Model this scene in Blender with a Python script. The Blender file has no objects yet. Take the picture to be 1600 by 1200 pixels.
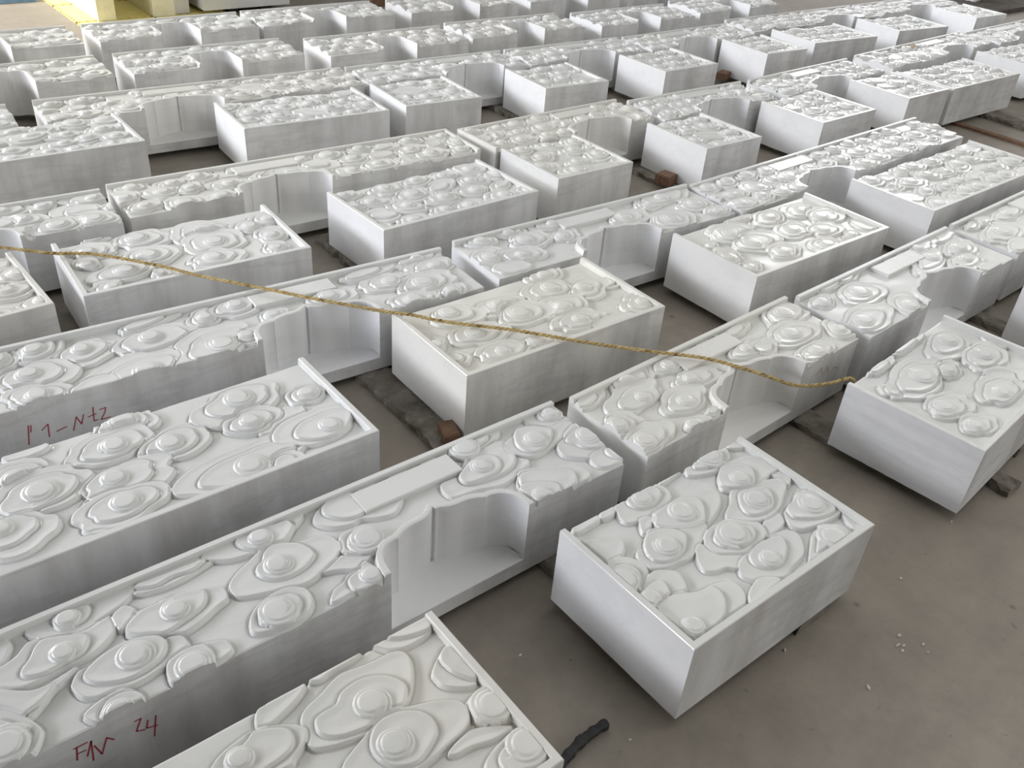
import bpy, math, json
import numpy as np
from mathutils import Matrix, Vector
C = bpy.context.scene.collection
sc = bpy.context.scene
Z0 = 0.29          # height of the carved tops above the floor
# ---------------- camera ----------------
yaw, pitch, roll = (math.radians(a) for a in (41.2107, 34.2385, 4.9019))
fwd = Vector((math.sin(yaw)*math.cos(pitch), math.cos(yaw)*math.cos(pitch), -math.sin(pitch)))
rt = Vector((math.cos(yaw), -math.sin(yaw), 0)); upv = rt.cross(fwd)
r2 = math.cos(roll)*rt + math.sin(roll)*upv; u2 = -math.sin(roll)*rt + math.cos(roll)*upv
cd = bpy.data.cameras.new('camera'); cam = bpy.data.objects.new('camera', cd); C.objects.link(cam)
cam.matrix_world = Matrix(((r2.x, u2.x, -fwd.x, 0), (r2.y, u2.y, -fwd.y, 0), (r2.z, u2.z, -fwd.z, 1.6+Z0), (0, 0, 0, 1)))
cd.sensor_width = 36; cd.lens = 36*1401.8/1600; cd.clip_start = 0.05; cd.clip_end = 200
sc.camera = cam
# ---------------- world: daylight of the open hall ----------------
w = bpy.data.worlds.new('world'); sc.world = w; w.use_nodes = True
nt = w.node_tree; nt.nodes.clear()
def N(t, **k):
    n = nt.nodes.new(t)
    for a, b in k.items(): setattr(n, a, b)
    return n
geo = N('ShaderNodeNewGeometry')
def vdot(vec):
    n = N('ShaderNodeVectorMath', operation='DOT_PRODUCT'); nt.links.new(geo.outputs['Incoming'], n.inputs[0]); n.inputs[1].default_value = [-c for c in vec]
    return n.outputs['Value']
def mth(op, a, b=None, c=None):
    n = N('ShaderNodeMath', operation=op)
    for i, x in enumerate((a, b, c)):
        if x is None: continue
        if isinstance(x, (int, float)): n.inputs[i].default_value = x
        else: nt.links.new(x, n.inputs[i])
    return n.outputs[0]
def ramp(x, a, b):
    n = N('ShaderNodeMapRange', interpolation_type='SMOOTHSTEP'); nt.links.new(x, n.inputs[0]); n.inputs[1].default_value = a; n.inputs[2].default_value = b
    return n.outputs[0]
sx, sy, sz = vdot((1, 0, 0)), vdot((0, 1, 0)), vdot((0, 0, 1))
def opening(az, half, soft, z1, z2, zs):       # a doorway, between heights z1 and z2
    a = math.radians(az); d = mth('DIVIDE', vdot((math.cos(a), math.sin(a), 0)), mth('SQRT', mth('ADD', mth('MULTIPLY', sx, sx), mth('ADD', mth('MULTIPLY', sy, sy), 1e-4))))
    h = ramp(d, math.cos(math.radians(half+soft)), math.cos(math.radians(half)))
    v = mth('MULTIPLY', ramp(sz, z1-zs, z1+zs), mth('SUBTRACT', 1.0, ramp(sz, z2-zs, z2+zs)))
    return mth('MULTIPLY', h, v)
def col(fac, rgb):
    n = N('ShaderNodeVectorMath', operation='SCALE'); n.inputs[0].default_value = rgb; nt.links.new(fac, n.inputs['Scale']); return n.outputs[0]
def vadd(a, b):
    n = N('ShaderNodeVectorMath', operation='ADD'); nt.links.new(a, n.inputs[0]); nt.links.new(b, n.inputs[1]); return n.outputs[0]
AMB0, AMB1, BACKL = 0.10, 0.12, 0.03
OVER = (112, 48, 20, 0.34, 0.80, 0.08); OVERL = 1.0     # roof lights on the far side of the hall
DOOR = (162, 30, 12, 0.24, 0.38, 0.03); DOORL = 17.5      # wide open side of the hall, on the left
FAR = (29, 4, 1.5, 0.23, 0.38, 0.015); FARL = 6.5         # bright windows beyond the far right corner
FRONT = (-35, 50, 20, 0.05, 0.60, 0.05); FRONTL = 1.15  # added fill from the right front, lifts the blocks' front faces
EXPO = 0.06; SSS = 0.0; RES = 1.0; SPOTW = 3800
SHADE_TOP = (-5.0, 0.5, -6.0, 5.2, 2.9); SHADE_SIDE = (-3.2, -3.0, -6.0, 1.25, 2.9)  # unseen slab and wall, added to darken the near left
LAMPS = [('doorway_daylight', (-2.0, 11.0, 2.6), (2.2, 6.5, 0), 4.0, 2.4, 330, (1.0, .97, .92), 1.0),
         ('overhead_fill', (3.6, 0.6, 4.0), (2.8, 1.0, 0), 3.5, 3.5, 40, (1.0, .99, .97), 0.4)]  # second lamp is added fill for the near right blocks and floor

amb = col(mth('ADD', AMB0, mth('MULTIPLY', ramp(sz, 0.1, 1.0), AMB1)), (1.0, 0.985, 0.95))
back = col(mth('MULTIPLY', ramp(sy, -0.2, 0.9), mth('MULTIPLY', ramp(sz, -0.05, 0.3), BACKL)), (1, 1, 1))
door = col(mth('MULTIPLY', opening(*DOOR), DOORL), (0.95, 0.97, 1.05))
far = col(mth('MULTIPLY', opening(*FAR), FARL), (0.98, 0.99, 1.03))
over = col(mth('MULTIPLY', opening(*OVER), OVERL), (1.0, .99, .96))
fro = col(mth('MULTIPLY', opening(*FRONT), FRONTL), (1.0, .98, .95))
tot = vadd(vadd(vadd(amb, vadd(back, fro)), over), vadd(door, far))
bg = N('ShaderNodeBackground'); nt.links.new(tot, bg.inputs[0]); bg.inputs[1].default_value = 1.0
wo = N('ShaderNodeOutputWorld'); nt.links.new(bg.outputs[0], wo.inputs[0])
w.cycles.sampling_method = 'MANUAL'; w.cycles.sample_map_resolution = 1024
vs = sc.view_settings; vs.view_transform = 'Standard'; vs.look = 'None'; vs.gamma = 1; vs.use_curve_mapping = False; vs.exposure = EXPO
# ---------------- materials ----------------
def mat(name):
    m = bpy.data.materials.new(name); m.use_nodes = True; t = m.node_tree; b = t.nodes['Principled BSDF']; return m, t, b
def noise(t, scale, detail=4, vec=None, rough=.55, mapping=None):
    n = t.nodes.new('ShaderNodeTexNoise'); n.inputs['Scale'].default_value = scale; n.inputs['Detail'].default_value = detail; n.inputs['Roughness'].default_value = rough
    if vec is not None: t.links.new(vec, n.inputs['Vector'])
    return n.outputs['Fac']
def rampc(t, fac, stops):
    r = t.nodes.new('ShaderNodeValToRGB'); e = r.color_ramp.elements
    while len(e) < len(stops): e.new(.5)
    for k, (p, c) in enumerate(stops): e[k].position = p; e[k].color = (*c, 1) if len(c) == 3 else c
    t.links.new(fac, r.inputs[0]); return r.outputs[0]
def mixc(t, fac, a, b, mode='MIX'):
    n = t.nodes.new('ShaderNodeMix'); n.data_type = 'RGBA'; n.blend_type = mode
    for s, x in ((n.inputs['Factor'], fac), (n.inputs[6], a), (n.inputs[7], b)):
        if isinstance(x, (int, float)): s.default_value = x
        elif isinstance(x, tuple): s.default_value = (*x, 1)
        else: t.links.new(x, s)
    return n.outputs[2]
def bump(t, b, fac, s, d):
    n = t.nodes.new('ShaderNodeBump'); n.inputs['Strength'].default_value = s; n.inputs['Distance'].default_value = d
    t.links.new(fac, n.inputs['Height']); t.links.new(n.outputs[0], b.inputs['Normal'])
def coords(t, seed=True, stretch=(1, 1, 1), bycol=False):
    tc = t.nodes.new('ShaderNodeTexCoord'); mp = t.nodes.new('ShaderNodeMapping'); mp.inputs['Scale'].default_value = stretch
    t.links.new(tc.outputs['Object'], mp.inputs[0])
    if seed:
        oi = t.nodes.new('ShaderNodeObjectInfo'); mm = t.nodes.new('ShaderNodeVectorMath'); mm.operation = 'SCALE'; mm.inputs[0].default_value = (37, 61, 13)
        if bycol:
            sc_ = t.nodes.new('ShaderNodeSeparateColor'); t.links.new(oi.outputs['Color'], sc_.inputs[0]); src = sc_.outputs[1]
        else: src = oi.outputs['Random']
        t.links.new(src, mm.inputs['Scale']); t.links.new(mm.outputs[0], mp.inputs['Location'])
    return mp.outputs[0]
def marble(name, base, warm, rough, stain, veins):
    m, t, b = mat(name)
    v = coords(t, bycol=True); oi = t.nodes.new('ShaderNodeObjectInfo'); sp_ = t.nodes.new('ShaderNodeSeparateColor'); t.links.new(oi.outputs['Color'], sp_.inputs[0])
    n1 = noise(t, 2.2, 5, v); n2 = noise(t, 14, 6, v, .65)
    c = mixc(t, sp_.outputs[1], base, warm)
    c = mixc(t, rampc(t, n1, [(.35, (0, 0, 0)), (.7, (1, 1, 1))]), c, tuple(x*.93 for x in base))
    c = mixc(t, sp_.outputs[0], c, (.76, .735, .63))
    wv = coords(t, True, (1.2, 3.0, 6.0), True); n3 = noise(t, 1.6, 7, wv, .6)
    c = mixc(t, rampc(t, n3, [(.50, (0, 0, 0)), (.56, (veins,)*3), (.62, (0, 0, 0))]), c, tuple(x*.62 for x in base))
    st_ = coords(t, True, (.9, .9, 9), True); n7 = noise(t, 2.0, 5, st_, .55); mm_ = t.nodes.new('ShaderNodeMath'); mm_.operation = 'MULTIPLY'
    t.links.new(rampc(t, n7, [(.42, (0, 0, 0)), (.60, (1, 1, 1))]), mm_.inputs[0]); t.links.new(sp_.outputs[2], mm_.inputs[1]); c = mixc(t, mm_.outputs[0], c, tuple(x*.72 for x in base))
    if stain:
        dv = coords(t, True, (5, 5, 1.2), True); n4 = noise(t, 1.5, 6, dv, .6)
        c = mixc(t, rampc(t, n4, [(.38, (0, 0, 0)), (.72, (stain,)*3)]), c, (.33, .315, .30))
        n5 = noise(t, 60, 3, v, .7)
        c = mixc(t, rampc(t, n5, [(.70, (0, 0, 0)), (.76, (.4,)*3)]), c, (.30, .28, .26))
    t.links.new(c, b.inputs['Base Color']); b.inputs['Roughness'].default_value = rough
    b.inputs['Subsurface Weight'].default_value = SSS; b.inputs['Subsurface Radius'].default_value = (.012, .011, .010); b.inputs['Subsurface Scale'].default_value = 1.0
    bump(t, b, noise(t, 55 if stain else 30, 5, v, .6), .25 if stain else .10, .0015)
    if not stain:
        rr = rampc(t, n1, [(.3, (rough-.08,)*3), (.7, (rough+.15,)*3)]); t.links.new(rr, b.inputs['Roughness'])
    return m
M = {}
M['carved'] = marble('polished_white_marble', (.735, .745, .73), (.745, .735, .695), .17, 0, .16)
M['sawn'] = marble('sawn_white_marble', (.72, .73, .735), (.74, .735, .71), .6, .6, .35)
M['end'] = marble('smooth_sawn_marble_end', (.80, .81, .82), (.80, .80, .79), .45, .06, .12)
def simple(name, stops, scale, rough, bs=.3, bd=.002, seed=True, stretch=(1, 1, 1), detail=6):
    m, t, b = mat(name); v = coords(t, seed, stretch); n = noise(t, scale, detail, v, .65)
    t.links.new(rampc(t, n, stops), b.inputs['Base Color']); b.inputs['Roughness'].default_value = rough
    bump(t, b, noise(t, scale*4, 5, v, .7), bs, bd); M[name] = m; return m
simple('dusty_timber', [(.3, (.13, .115, .096)), (.55, (.25, .225, .19)), (.75, (.38, .35, .31))], 16, .95, .9, .012)
simple('red_wood', [(.3, (.12, .062, .036)), (.7, (.25, .15, .095))], 12, .85, .4, .002, True, (1, 6, 6))
simple('black_plastic', [(.3, (.008, .008, .009)), (.7, (.03, .03, .033))], 30, .6)
simple('jute', [(.32, (.045, .03, .012)), (.43, (.40, .29, .12)), (.6, (.60, .47, .23)), (.8, (.72, .60, .34))], 40, .95, .8, .001, False)
simple('yellow_foam', [(.3, (.80, .66, .20)), (.7, (.88, .77, .32))], 8, .8, .2, .001)
simple('cream_marble', [(.3, (.62, .60, .44)), (.5, (.74, .72, .55)), (.75, (.80, .79, .68))], 5, .4, .1, .001)
simple('grey_slab', [(.3, (.55, .56, .55)), (.7, (.68, .69, .68))], 4, .5, .1, .001)
simple('teal_sheet', [(.3, (.16, .25, .27)), (.7, (.34, .42, .43))], 5, .6, .1, .001)
simple('blue_sheet', [(.3, (.10, .20, .36)), (.7, (.20, .33, .50))], 5, .6, .1, .001)
simple('chip_white', [(.3, (.60, .58, .54)), (.7, (.78, .77, .74))], 40, .8)
simple('wall', [(.3, (.16, .15, .14)), (.7, (.24, .23, .21))], 2, .9)  # plain grey for the added light-blocking slab and wall
simple('dark_wood', [(.3, (.03, .024, .02)), (.7, (.10, .08, .065))], 10, .8)
simple('pale_wood', [(.3, (.42, .30, .18)), (.7, (.60, .46, .30))], 20, .8)
simple('olive_stone', [(.3, (.30, .31, .18)), (.7, (.52, .52, .38))], 8, .7)
m, t, b = mat('red_marker'); b.inputs['Base Color'].default_value = (.36, .045, .065, 1); b.inputs['Roughness'].default_value = .7; M['marker'] = m
m, t, b = mat('pink_marker'); b.inputs['Base Color'].default_value = (.42, .27, .26, 1); b.inputs['Roughness'].default_value = .8; M['marker_faint'] = m
# concrete floor
m, t, b = mat('dusty_concrete'); v = coords(t, False)
n1 = noise(t, .9, 6, v, .6); n2 = noise(t, 7, 8, v, .7); n3 = noise(t, 26, 6, v, .6); n4 = noise(t, 90, 3, v, .6)
c = rampc(t, n1, [(.3, (.25, .217, .178)), (.5, (.295, .26, .217)), (.7, (.34, .305, .258))])
c = mixc(t, rampc(t, n2, [(.35, (.55,)*3), (.62, (0, 0, 0))]), c, (.19, .17, .145))
c = mixc(t, rampc(t, n3, [(.66, (0, 0, 0)), (.74, (.7,)*3)]), c, (.09, .08, .068))
c = mixc(t, rampc(t, n4, [(.70, (0, 0, 0)), (.78, (.5,)*3)]), c, (.10, .09, .08))
vor = t.nodes.new('ShaderNodeTexVoronoi'); vor.inputs['Scale'].default_value = 5; t.links.new(v, vor.inputs['Vector'])
c = mixc(t, rampc(t, vor.outputs['Distance'], [(.0, (.8,)*3), (.045, (.6,)*3), (.075, (0, 0, 0))]), c, (.12, .095, .07))
t.links.new(c, b.inputs['Base Color']); b.inputs['Roughness'].default_value = .62
bump(t, b, n2, .25, .004); M['floor'] = m
# ---------------- mesh helpers ----------------
def mesh_obj(name, verts, faces, mats, fm=None, smooth=None, parent=None, loc=None):
    me = bpy.data.meshes.new(name)
    me.from_pydata([tuple(map(float, p)) for p in verts], [], [tuple(int(i) for i in f) for f in faces])
    for mm in mats: me.materials.append(mm)
    if fm is not None: me.polygons.foreach_set('material_index', np.array(fm, dtype=np.int32))
    if smooth is not None: me.polygons.foreach_set('use_smooth', np.array(smooth, dtype=bool) if not isinstance(smooth, bool) else np.full(len(me.polygons), smooth))
    me.update(); o = bpy.data.objects.new(name, me); C.objects.link(o)
    if parent is not None: o.parent = parent
    if loc is not None: o.location = loc
    return o
def tag(o, label, cat, group=None, kind=None):
    o['label'] = label; o['category'] = cat
    if group: o['group'] = group
    o['kind'] = kind or 'thing'
    return o
def catmull(pts, n):
    p = np.array(pts, float); out = []; k = len(p)
    for i in range(k):
        a, b_, c_, d = p[(i-1) % k], p[i], p[(i+1) % k], p[(i+2) % k]
        for s in np.arange(n)/n:
            out.append(.5*((2*b_)+(-a+c_)*s+(2*a-5*b_+4*c_-d)*s*s+(-a+3*b_-3*c_+d)*s**3))
    return np.array(out)
def sdf(poly, X, Y):                      # signed distance, positive inside
    d2 = np.full(X.shape, 1e9); ins = np.zeros(X.shape, bool); k = len(poly)
    for i in range(k):
        ax, ay = poly[i]; bx, by = poly[(i+1) % k]; ex, ey = bx-ax, by-ay; L2 = ex*ex+ey*ey+1e-12
        tt = np.clip(((X-ax)*ex+(Y-ay)*ey)/L2, 0, 1); dx = X-ax-tt*ex; dy = Y-ay-tt*ey
        d2 = np.minimum(d2, dx*dx+dy*dy)
        if ay != by: ins ^= ((ay > Y) != (by > Y)) & (X < ex*(Y-ay)/(by-ay)+ax)
    return np.where(ins, 1, -1)*np.sqrt(d2)
def sstep(x): x = np.clip(x, 0, 1); return x*x*(3-2*x)
FIELD, L1, L2, ST = -.0235, -.0130, -.0082, .0041
class Relief:
    def __init__(s, X, Y, res, seed):
        s.X, s.Y, s.res = X, Y, res; s.rng = np.random.default_rng(seed)
        ph = s.rng.uniform(0, 6, 6)
        s.h = FIELD + .0012*np.sin(X*9+ph[0])*np.sin(Y*11+ph[1]) + .0006*np.sin(X*31+ph[2]+2*np.sin(Y*13))*np.sin(Y*27+ph[3])
        s.w = max(.0015, res*.62)
    def sub(s, poly, pad=.012):
        lo, hi = poly.min(0)-pad, poly.max(0)+pad
        m = (s.X > lo[0]) & (s.X < hi[0]) & (s.Y > lo[1]) & (s.Y < hi[1])
        return m
    def layer(s, poly, H, tiltdir=None, disc=None):
        m = s.sub(poly)
        if not m.any(): return
        X, Y = s.X[m], s.Y[m]; d = sdf(poly, X, Y)
        k = sstep((d+s.w*.5)/s.w*.5+.25) if False else sstep((d+s.w)/(2*s.w))
        # the carved sheets are slightly dished: a lip along the outline, a dip behind it
        top = H - .0016*sstep(d/.022) + .0008*sstep((d-.03)/.04)
        g = .0030*np.exp(-((d+.0035)/.0032)**2) if s.res < .005 else .0035*np.exp(-((d+.005)/.005)**2)
        s.h[m] = (s.h[m]-g)*(1-k)+top*k
    def spiral(s, c, r0, dr, top, ph, sgn):
        R = r0+2*dr+.01; m = (np.abs(s.X-c[0]) < R) & (np.abs(s.Y-c[1]) < R)
        if not m.any(): return
        X, Y = s.X[m]-c[0], s.Y[m]-c[1]; rho = np.hypot(X, Y)
        th = ((sgn*np.arctan2(Y, X)+ph) % (2*np.pi))/(2*np.pi)
        t_ = (rho-r0)/dr-th; k = np.floor(t_); fr = t_-k; wv = min(.5, 1.6*s.w/dr)
        lev = np.clip(k+sstep((fr-(1-wv))/wv), -1, 1)+1
        H = top-ST*lev-ST*sstep((th-.62)/.38)*sstep((rho-.80*r0)/(.25*r0))
        H = H-.0006*np.clip(rho/r0, 0, 1)**4*(lev < .5)
        base = top-2*ST
        k2 = (lev < 1.999)
        s.h[m] = np.where(k2, np.maximum(s.h[m], H), s.h[m])
    def cloud(s, polys, disc, j, discr=None):
        for k, p in enumerate(polys):
            s.layer(catmull(p, 5), [L1, L2, L2+.0035][min(k, 2)]+j)
        if disc is not None and disc != 0:
            base = [L1, L2, L2+.003][min(len(polys)-1, 2)]+j
            if len(polys) == 1: # carve a second sheet inside the only outline
                p = np.array(polys[0]); c = np.array(disc); q = c+(p-c)*.66
                s.layer(catmull(q, 5), L2+j); base = L2+j
            r0 = discr or .026; dr = r0*.42
            if discr and len(polys) > 1:
                pp = catmull(polys[min(len(polys)-1, 2)], 4); ok = (pp[:, 0] > .025) & (pp[:, 0] < s.X.max()-.025) & (pp[:, 1] > .02) & (pp[:, 1] < s.Y.max()-.02)
                if ok.any(): dist = float(np.min(np.hypot(*(pp[ok]-np.array(disc)).T))); r0 = float(np.clip(dist*.56, .019, .029)); dr = float(np.clip((dist-r0)*.45, .0065, .012))
            s.spiral(disc, r0, dr, base+2*ST, s.rng.uniform(0, 6.28), 1 if s.rng.random() < .7 else -1)
    def ell(s, disc, cx, cy, a, b_, th, j):
        rng = s.rng; n = 18; ph = rng.uniform(0, 6.28); nl = rng.integers(3, 6)
        tt = np.arange(n)/n*2*np.pi
        def ring(f, cen, lob):
            r = 1-lob*(1-np.abs(np.sin(nl*tt/2+ph)))**2 + .04*np.sin(2*tt+ph*2)
            x = a*f*r*np.cos(tt); y = b_*f*r*np.sin(tt)
            return np.stack([cen[0]+x*np.cos(th)-y*np.sin(th), cen[1]+x*np.sin(th)+y*np.cos(th)], 1)
        c = np.array([cx, cy])
        if disc is None or (isinstance(disc, int)):
            s.cloud([ring(1.0, c, .16)], None, j)
            if rng.random() < .6: s.layer(catmull(ring(.6, c+np.array([a*.2*np.cos(th), a*.2*np.sin(th)]), .1), 4), L2+j)
            return
        d = np.array(disc); sz = min(a*.75, b_)
        s.cloud([ring(1.05, c, .20), ring(.72, c*.45+d*.55, .14)], list(d), j, float(np.clip(sz*.43, .013, .030)))
def random_clouds(R, L, W, vf, rng):
    out = []
    ny = max(2, round(W/.118)); dy = W/ny; nx = max(2, round(L/.158)); dx = L/nx
    for jy in range(ny):
        for ix in range(-1, nx+1):
            cx = (ix+.5+(.5 if jy % 2 else 0))*dx+rng.uniform(-.03, .03); cy = (jy+.5)*dy+rng.uniform(-.025, .025)
            if cx < -.04 or cx > L+.04: continue
            out.append((cx, cy))
    rng.shuffle(out)
    for k, (cx, cy) in enumerate(out):
        a = rng.uniform(.078, .118); b_ = a*rng.uniform(.55, .72); th = rng.normal(0, .28)+(np.pi if rng.random() < .4 else 0)
        dd = (cx+rng.uniform(-.25, .25)*a*np.cos(th), cy+rng.uniform(-.2, .2)*b_)
        R.ell(dd if rng.random() < .88 else 0, cx, cy, a, b_, th, rng.uniform(-.0012, .0016))
# notch outlines: (distance along, depth from the front edge)
def _half():
    p = [(.0, .0)]
    for t_ in np.linspace(0, 1, 12)[1:]: p.append((.003+.068*(1-math.cos(t_*math.pi/2)), .020+.071*math.sin(t_*math.pi/2)))   # first lobe, springing from the front
    p.append((.0765, .0895))
    for t_ in np.linspace(0, 1, 11)[1:]: p.append((.0775+.062*t_, .0905+.020*math.sin(t_*math.pi/2)))                         # second lobe
    for t_ in np.linspace(0, 1, 9)[1:]: p.append((.1395+.0735*t_, .1105+.001*t_+.0255*t_**3))                               # rise to the pointed middle
    return p
NOTCH = _half(); NOTCH = NOTCH+[(.2145, .134)]+[(.2155, .1275)]+[(.43-a_, min(d_, .126)) for a_, d_ in reversed(NOTCH[:-1])]
UN = [(0, 0), (.003, .17), (.010, .205), (.025, .226), (.045, .234), (.068, .236), (.074, .231), (.080, .236), (.10, .246), (.13, .25)]
UN = UN+[(.26-a, d) for a, d in reversed(UN[:-1])]
HT = .255; SHELF = -.203; BW = .019
def ribbon(name, outer, inner, z0, z1, parent, sides):
    """raised strip between two outlines with softened arrises"""
    o, i = np.array(outer), np.array(inner); b_ = .0025; V = []; F = []
    for a, c in zip(o, i):
        d = c-a; L = max(np.hypot(*d), 1e-6); d = d/L; a = a-d*.0003
        for q, z in ((a, z0), (a, z1-b_), (a+d*b_, z1), (c-d*b_, z1), (c, z1-b_), (c+d*.002, z0)): V.append((q[0], q[1], z))
    n = len(o)
    fm = []
    for k in range(n-1):
        for s_ in range(5): F.append((k*6+s_, k*6+s_+1, (k+1)*6+s_+1, (k+1)*6+s_)); fm.append(sides[k] if s_ == 0 else 0)
    F.append(tuple(range(6))); F.append(tuple(range((n-1)*6+5, (n-1)*6-1, -1))); fm += [0, 0]
    ob = mesh_obj(name, V, F, [M['carved'], M['sawn'], M['end']], fm, False, parent)
    return ob
def block(key, typ, x, y, yawd, L, W, res, label, cat, group, notch=None):
    """one carved block; local frame: u along the row, v towards the viewer"""
    seed = sum(ord(c_)*(i+3) for i, c_ in enumerate(key))
    rng = np.random.default_rng(seed)
    prof = None
    if notch is not None: prof = np.array(NOTCH if typ == 'A' else UN, float); prof[:, 0] += notch
    us = np.concatenate([np.arange(0, L, res), [.0015, .005, L-.005, L-.0015, L]])
    if prof is not None:
        ins = (us > notch-.001) & (us < prof[-1, 0]+.001); us = us[~ins]
        pu = np.interp(np.linspace(0, len(prof)-1, (len(prof)-1)*3+1), np.arange(len(prof)), prof[:, 0])
        extra = np.arange(notch+.006, prof[-1, 0]-.006, res)
        us = np.concatenate([us, pu, extra, [notch-.0008, prof[-1, 0]+.0008]])
    us = np.unique(np.round(us, 5)); us = us[(us >= 0) & (us <= L)]
    vsn = np.unique(np.round(np.concatenate([np.arange(0, W, res), [.0015, .005, W-.005, W-.0015, W]]), 5))
    U, V = np.meshgrid(us, vsn, indexing='ij')
    depth = np.zeros(len(us))
    if prof is not None:
        k = (us >= notch) & (us <= prof[-1, 0]); depth[k] = np.interp(us[k], prof[:, 0], prof[:, 1])
    vf = W-depth; Vc = np.minimum(V, vf[:, None])
    R = Relief(U, Vc, res, seed)
    if key in CLOUDS:
        l = CLOUDS[key]
        for q, (dc, polys) in enumerate(l): R.cloud(polys, dc if dc else None, .0015*math.sin(q*2.4), .028 if dc else None)
    elif key in ELL:
        for q, e in enumerate(ELL[key]): R.ell(e[0] if e[0] else 0, *e[1:6], .0015*math.sin(q*2.4))
    else: random_clouds(R, L, W, vf, rng)
    H = R.h
    # border beds are cut level, so that the raised border sits on them
    bed = FIELD-.001
    bd = {'A': 'b', 'B': 'flr', 'U': 'b'}[typ]
    if key in BORD: bd = BORD[key]
    bw = BW
    if 'b' in bd: H = np.where(Vc < bw, bed, H)
    if 'f' in bd: H = np.where(Vc > W-bw, bed, H)
    if 'l' in bd: H = np.where(U < bw, bed, H)
    if 'r' in bd: H = np.where(U > L-bw, bed, H)
    if prof is not None:
        rimw = .021 if typ == 'A' else .016
        near = np.zeros(U.shape, bool)
        mm = (U > notch-rimw-.01) & (U < prof[-1, 0]+rimw+.01)
        dn = -sdf(prof, U[mm], (W-Vc)[mm]) if False else None
        P = prof; d2 = np.full(U[mm].shape, 1e9); X = U[mm]; Y = (W-Vc)[mm]
        for i in range(len(P)-1):
            ax, ay = P[i]; ex, ey = P[i+1]-P[i]; tt = np.clip(((X-ax)*ex+(Y-ay)*ey)/(ex*ex+ey*ey+1e-12), 0, 1)
            d2 = np.minimum(d2, np.hypot(X-ax-tt*ex, Y-ay-tt*ey))
        rim = sstep((rimw-d2)/.004)
        H[mm] = H[mm]*(1-rim)+(-.001)*rim
        near[mm] = d2 < rimw
        if 'b' in bd: H = np.where(Vc < bw, bed, H)
    if typ == 'A':   # bed under the name tablet
        tu0, tu1 = notch+.062, notch+.372
        k = (U > tu0) & (U < tu1) & (Vc > .032) & (Vc < .114); H = np.where(k, bed, H)
        k = (U > tu0+.02) & (U < tu1-.03) & (Vc > bw) & (Vc <= .032); H = np.where(k, np.where(np.sin(U*60+seed) > -.3, -.013, -.02), H)
    # soften outer arrises
    e = np.minimum.reduce([U, L-U, Vc, vf[:, None]-Vc]); H = H-.0015*(1-sstep(e/.005))
    nu, nv = U.shape
    idx = np.arange(nu*nv).reshape(nu, nv)
    cl = V >= vf[:, None]-1e-9; first = np.argmax(cl, axis=1)
    for i in range(nu): idx[i, first[i]:] = idx[i, first[i]]
    Hh = H
    px = U-L/2; py = W/2-Vc; pz = Hh+HT
    VV = np.stack([px, py, pz], -1).reshape(-1, 3)
    q = np.stack([idx[:-1, :-1], idx[:-1, 1:], idx[1:, 1:], idx[1:, :-1]], -1).reshape(-1, 4)
    faces = []; quad = (q[:, 0] != q[:, 1]) & (q[:, 1] != q[:, 2]) & (q[:, 2] != q[:, 3]) & (q[:, 3] != q[:, 0])
    Q = q[quad]; rest = q[~quad]; tri = []
    for r in rest:
        s_ = []
        for a in r:
            if not s_ or a != s_[-1]: s_.append(a)
        if len(s_) > 1 and s_[0] == s_[-1]: s_.pop()
        if len(s_) == 3 and len(set(s_)) == 3: tri.append(s_)
    ntop = len(Q)+len(tri)
    used = list(VV); wall = []; wm = []; verts = [VV]; base = len(VV); extra_v = []
    def addv(p): extra_v.append(p); return base+len(extra_v)-1
    def strip(pts, zt, zb, mi):   # pts in local xy, tops zt, bottoms zb
        ids = [(addv((p[0], p[1], a)), addv((p[0], p[1], b_))) for p, a, b_ in zip(pts, zt, zb)]
        for a, b_ in zip(ids[:-1], ids[1:]): wall.append((a[0], a[1], b_[1], b_[0])); wm.append(mi)
    wob = lambda n_, s_: .002*np.interp(np.arange(n_), np.arange(0, n_+12, 12), np.random.default_rng(seed+s_).uniform(0, 1, len(np.arange(0, n_+12, 12))))
    bz = 0.0
    # left end, right end, back
    strip([(px[0, j], py[0, j]) for j in range(nv)], pz[0], wob(nv, 1), 2)
    strip([(px[-1, j], py[-1, j]) for j in range(nv-1, -1, -1)], pz[-1][::-1], wob(nv, 2), 2)
    strip([(px[i, 0], py[i, 0]) for i in range(nu-1, -1, -1)], pz[::-1, 0], wob(nu, 3), 1)
    fr = [idx[i, -1] for i in range(nu)]; fz = VV[fr][:, 2]; fp = [(VV[k][0], VV[k][1]) for k in fr]
    dn = depth > .0005
    if prof is None or typ == 'U':
        # front walls; inner notch walls of smoother finish
        i = 0
        while i < nu-1:
            k = i
            while k < nu-1 and (dn[k] or dn[k+1]) == (dn[i] or dn[i+1]): k += 1
            strip(fp[i:k+1], fz[i:k+1], [bz]*(k+1-i), 3 if (dn[i] or dn[min(i+1, nu-1)]) else 1); i = k
    else:
        a = int(np.argmax(dn))-1; z = len(dn)-int(np.argmax(dn[::-1]))
        strip(fp[:a+1], fz[:a+1], wob(a+1, 4), 1)
        strip(fp[a:z+1], fz[a:z+1], [HT+SHELF-.004]*(z+1-a), 3)
        strip(fp[z:], fz[z:], wob(nu-z, 5), 1)
    # underside
    c4 = [addv((sx_*L/2, sy_*W/2, .001)) for sx_, sy_ in ((-1, 1), (-1, -1), (1, -1), (1, 1))]
    if typ != 'U': wall.append(tuple(c4[::-1])); wm.append(1)
    ob = bpy.data.objects.new(NAMES[typ], None); C.objects.link(ob); ob.empty_display_size = .1
    tag(ob, label, cat, group, 'thing')
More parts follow.
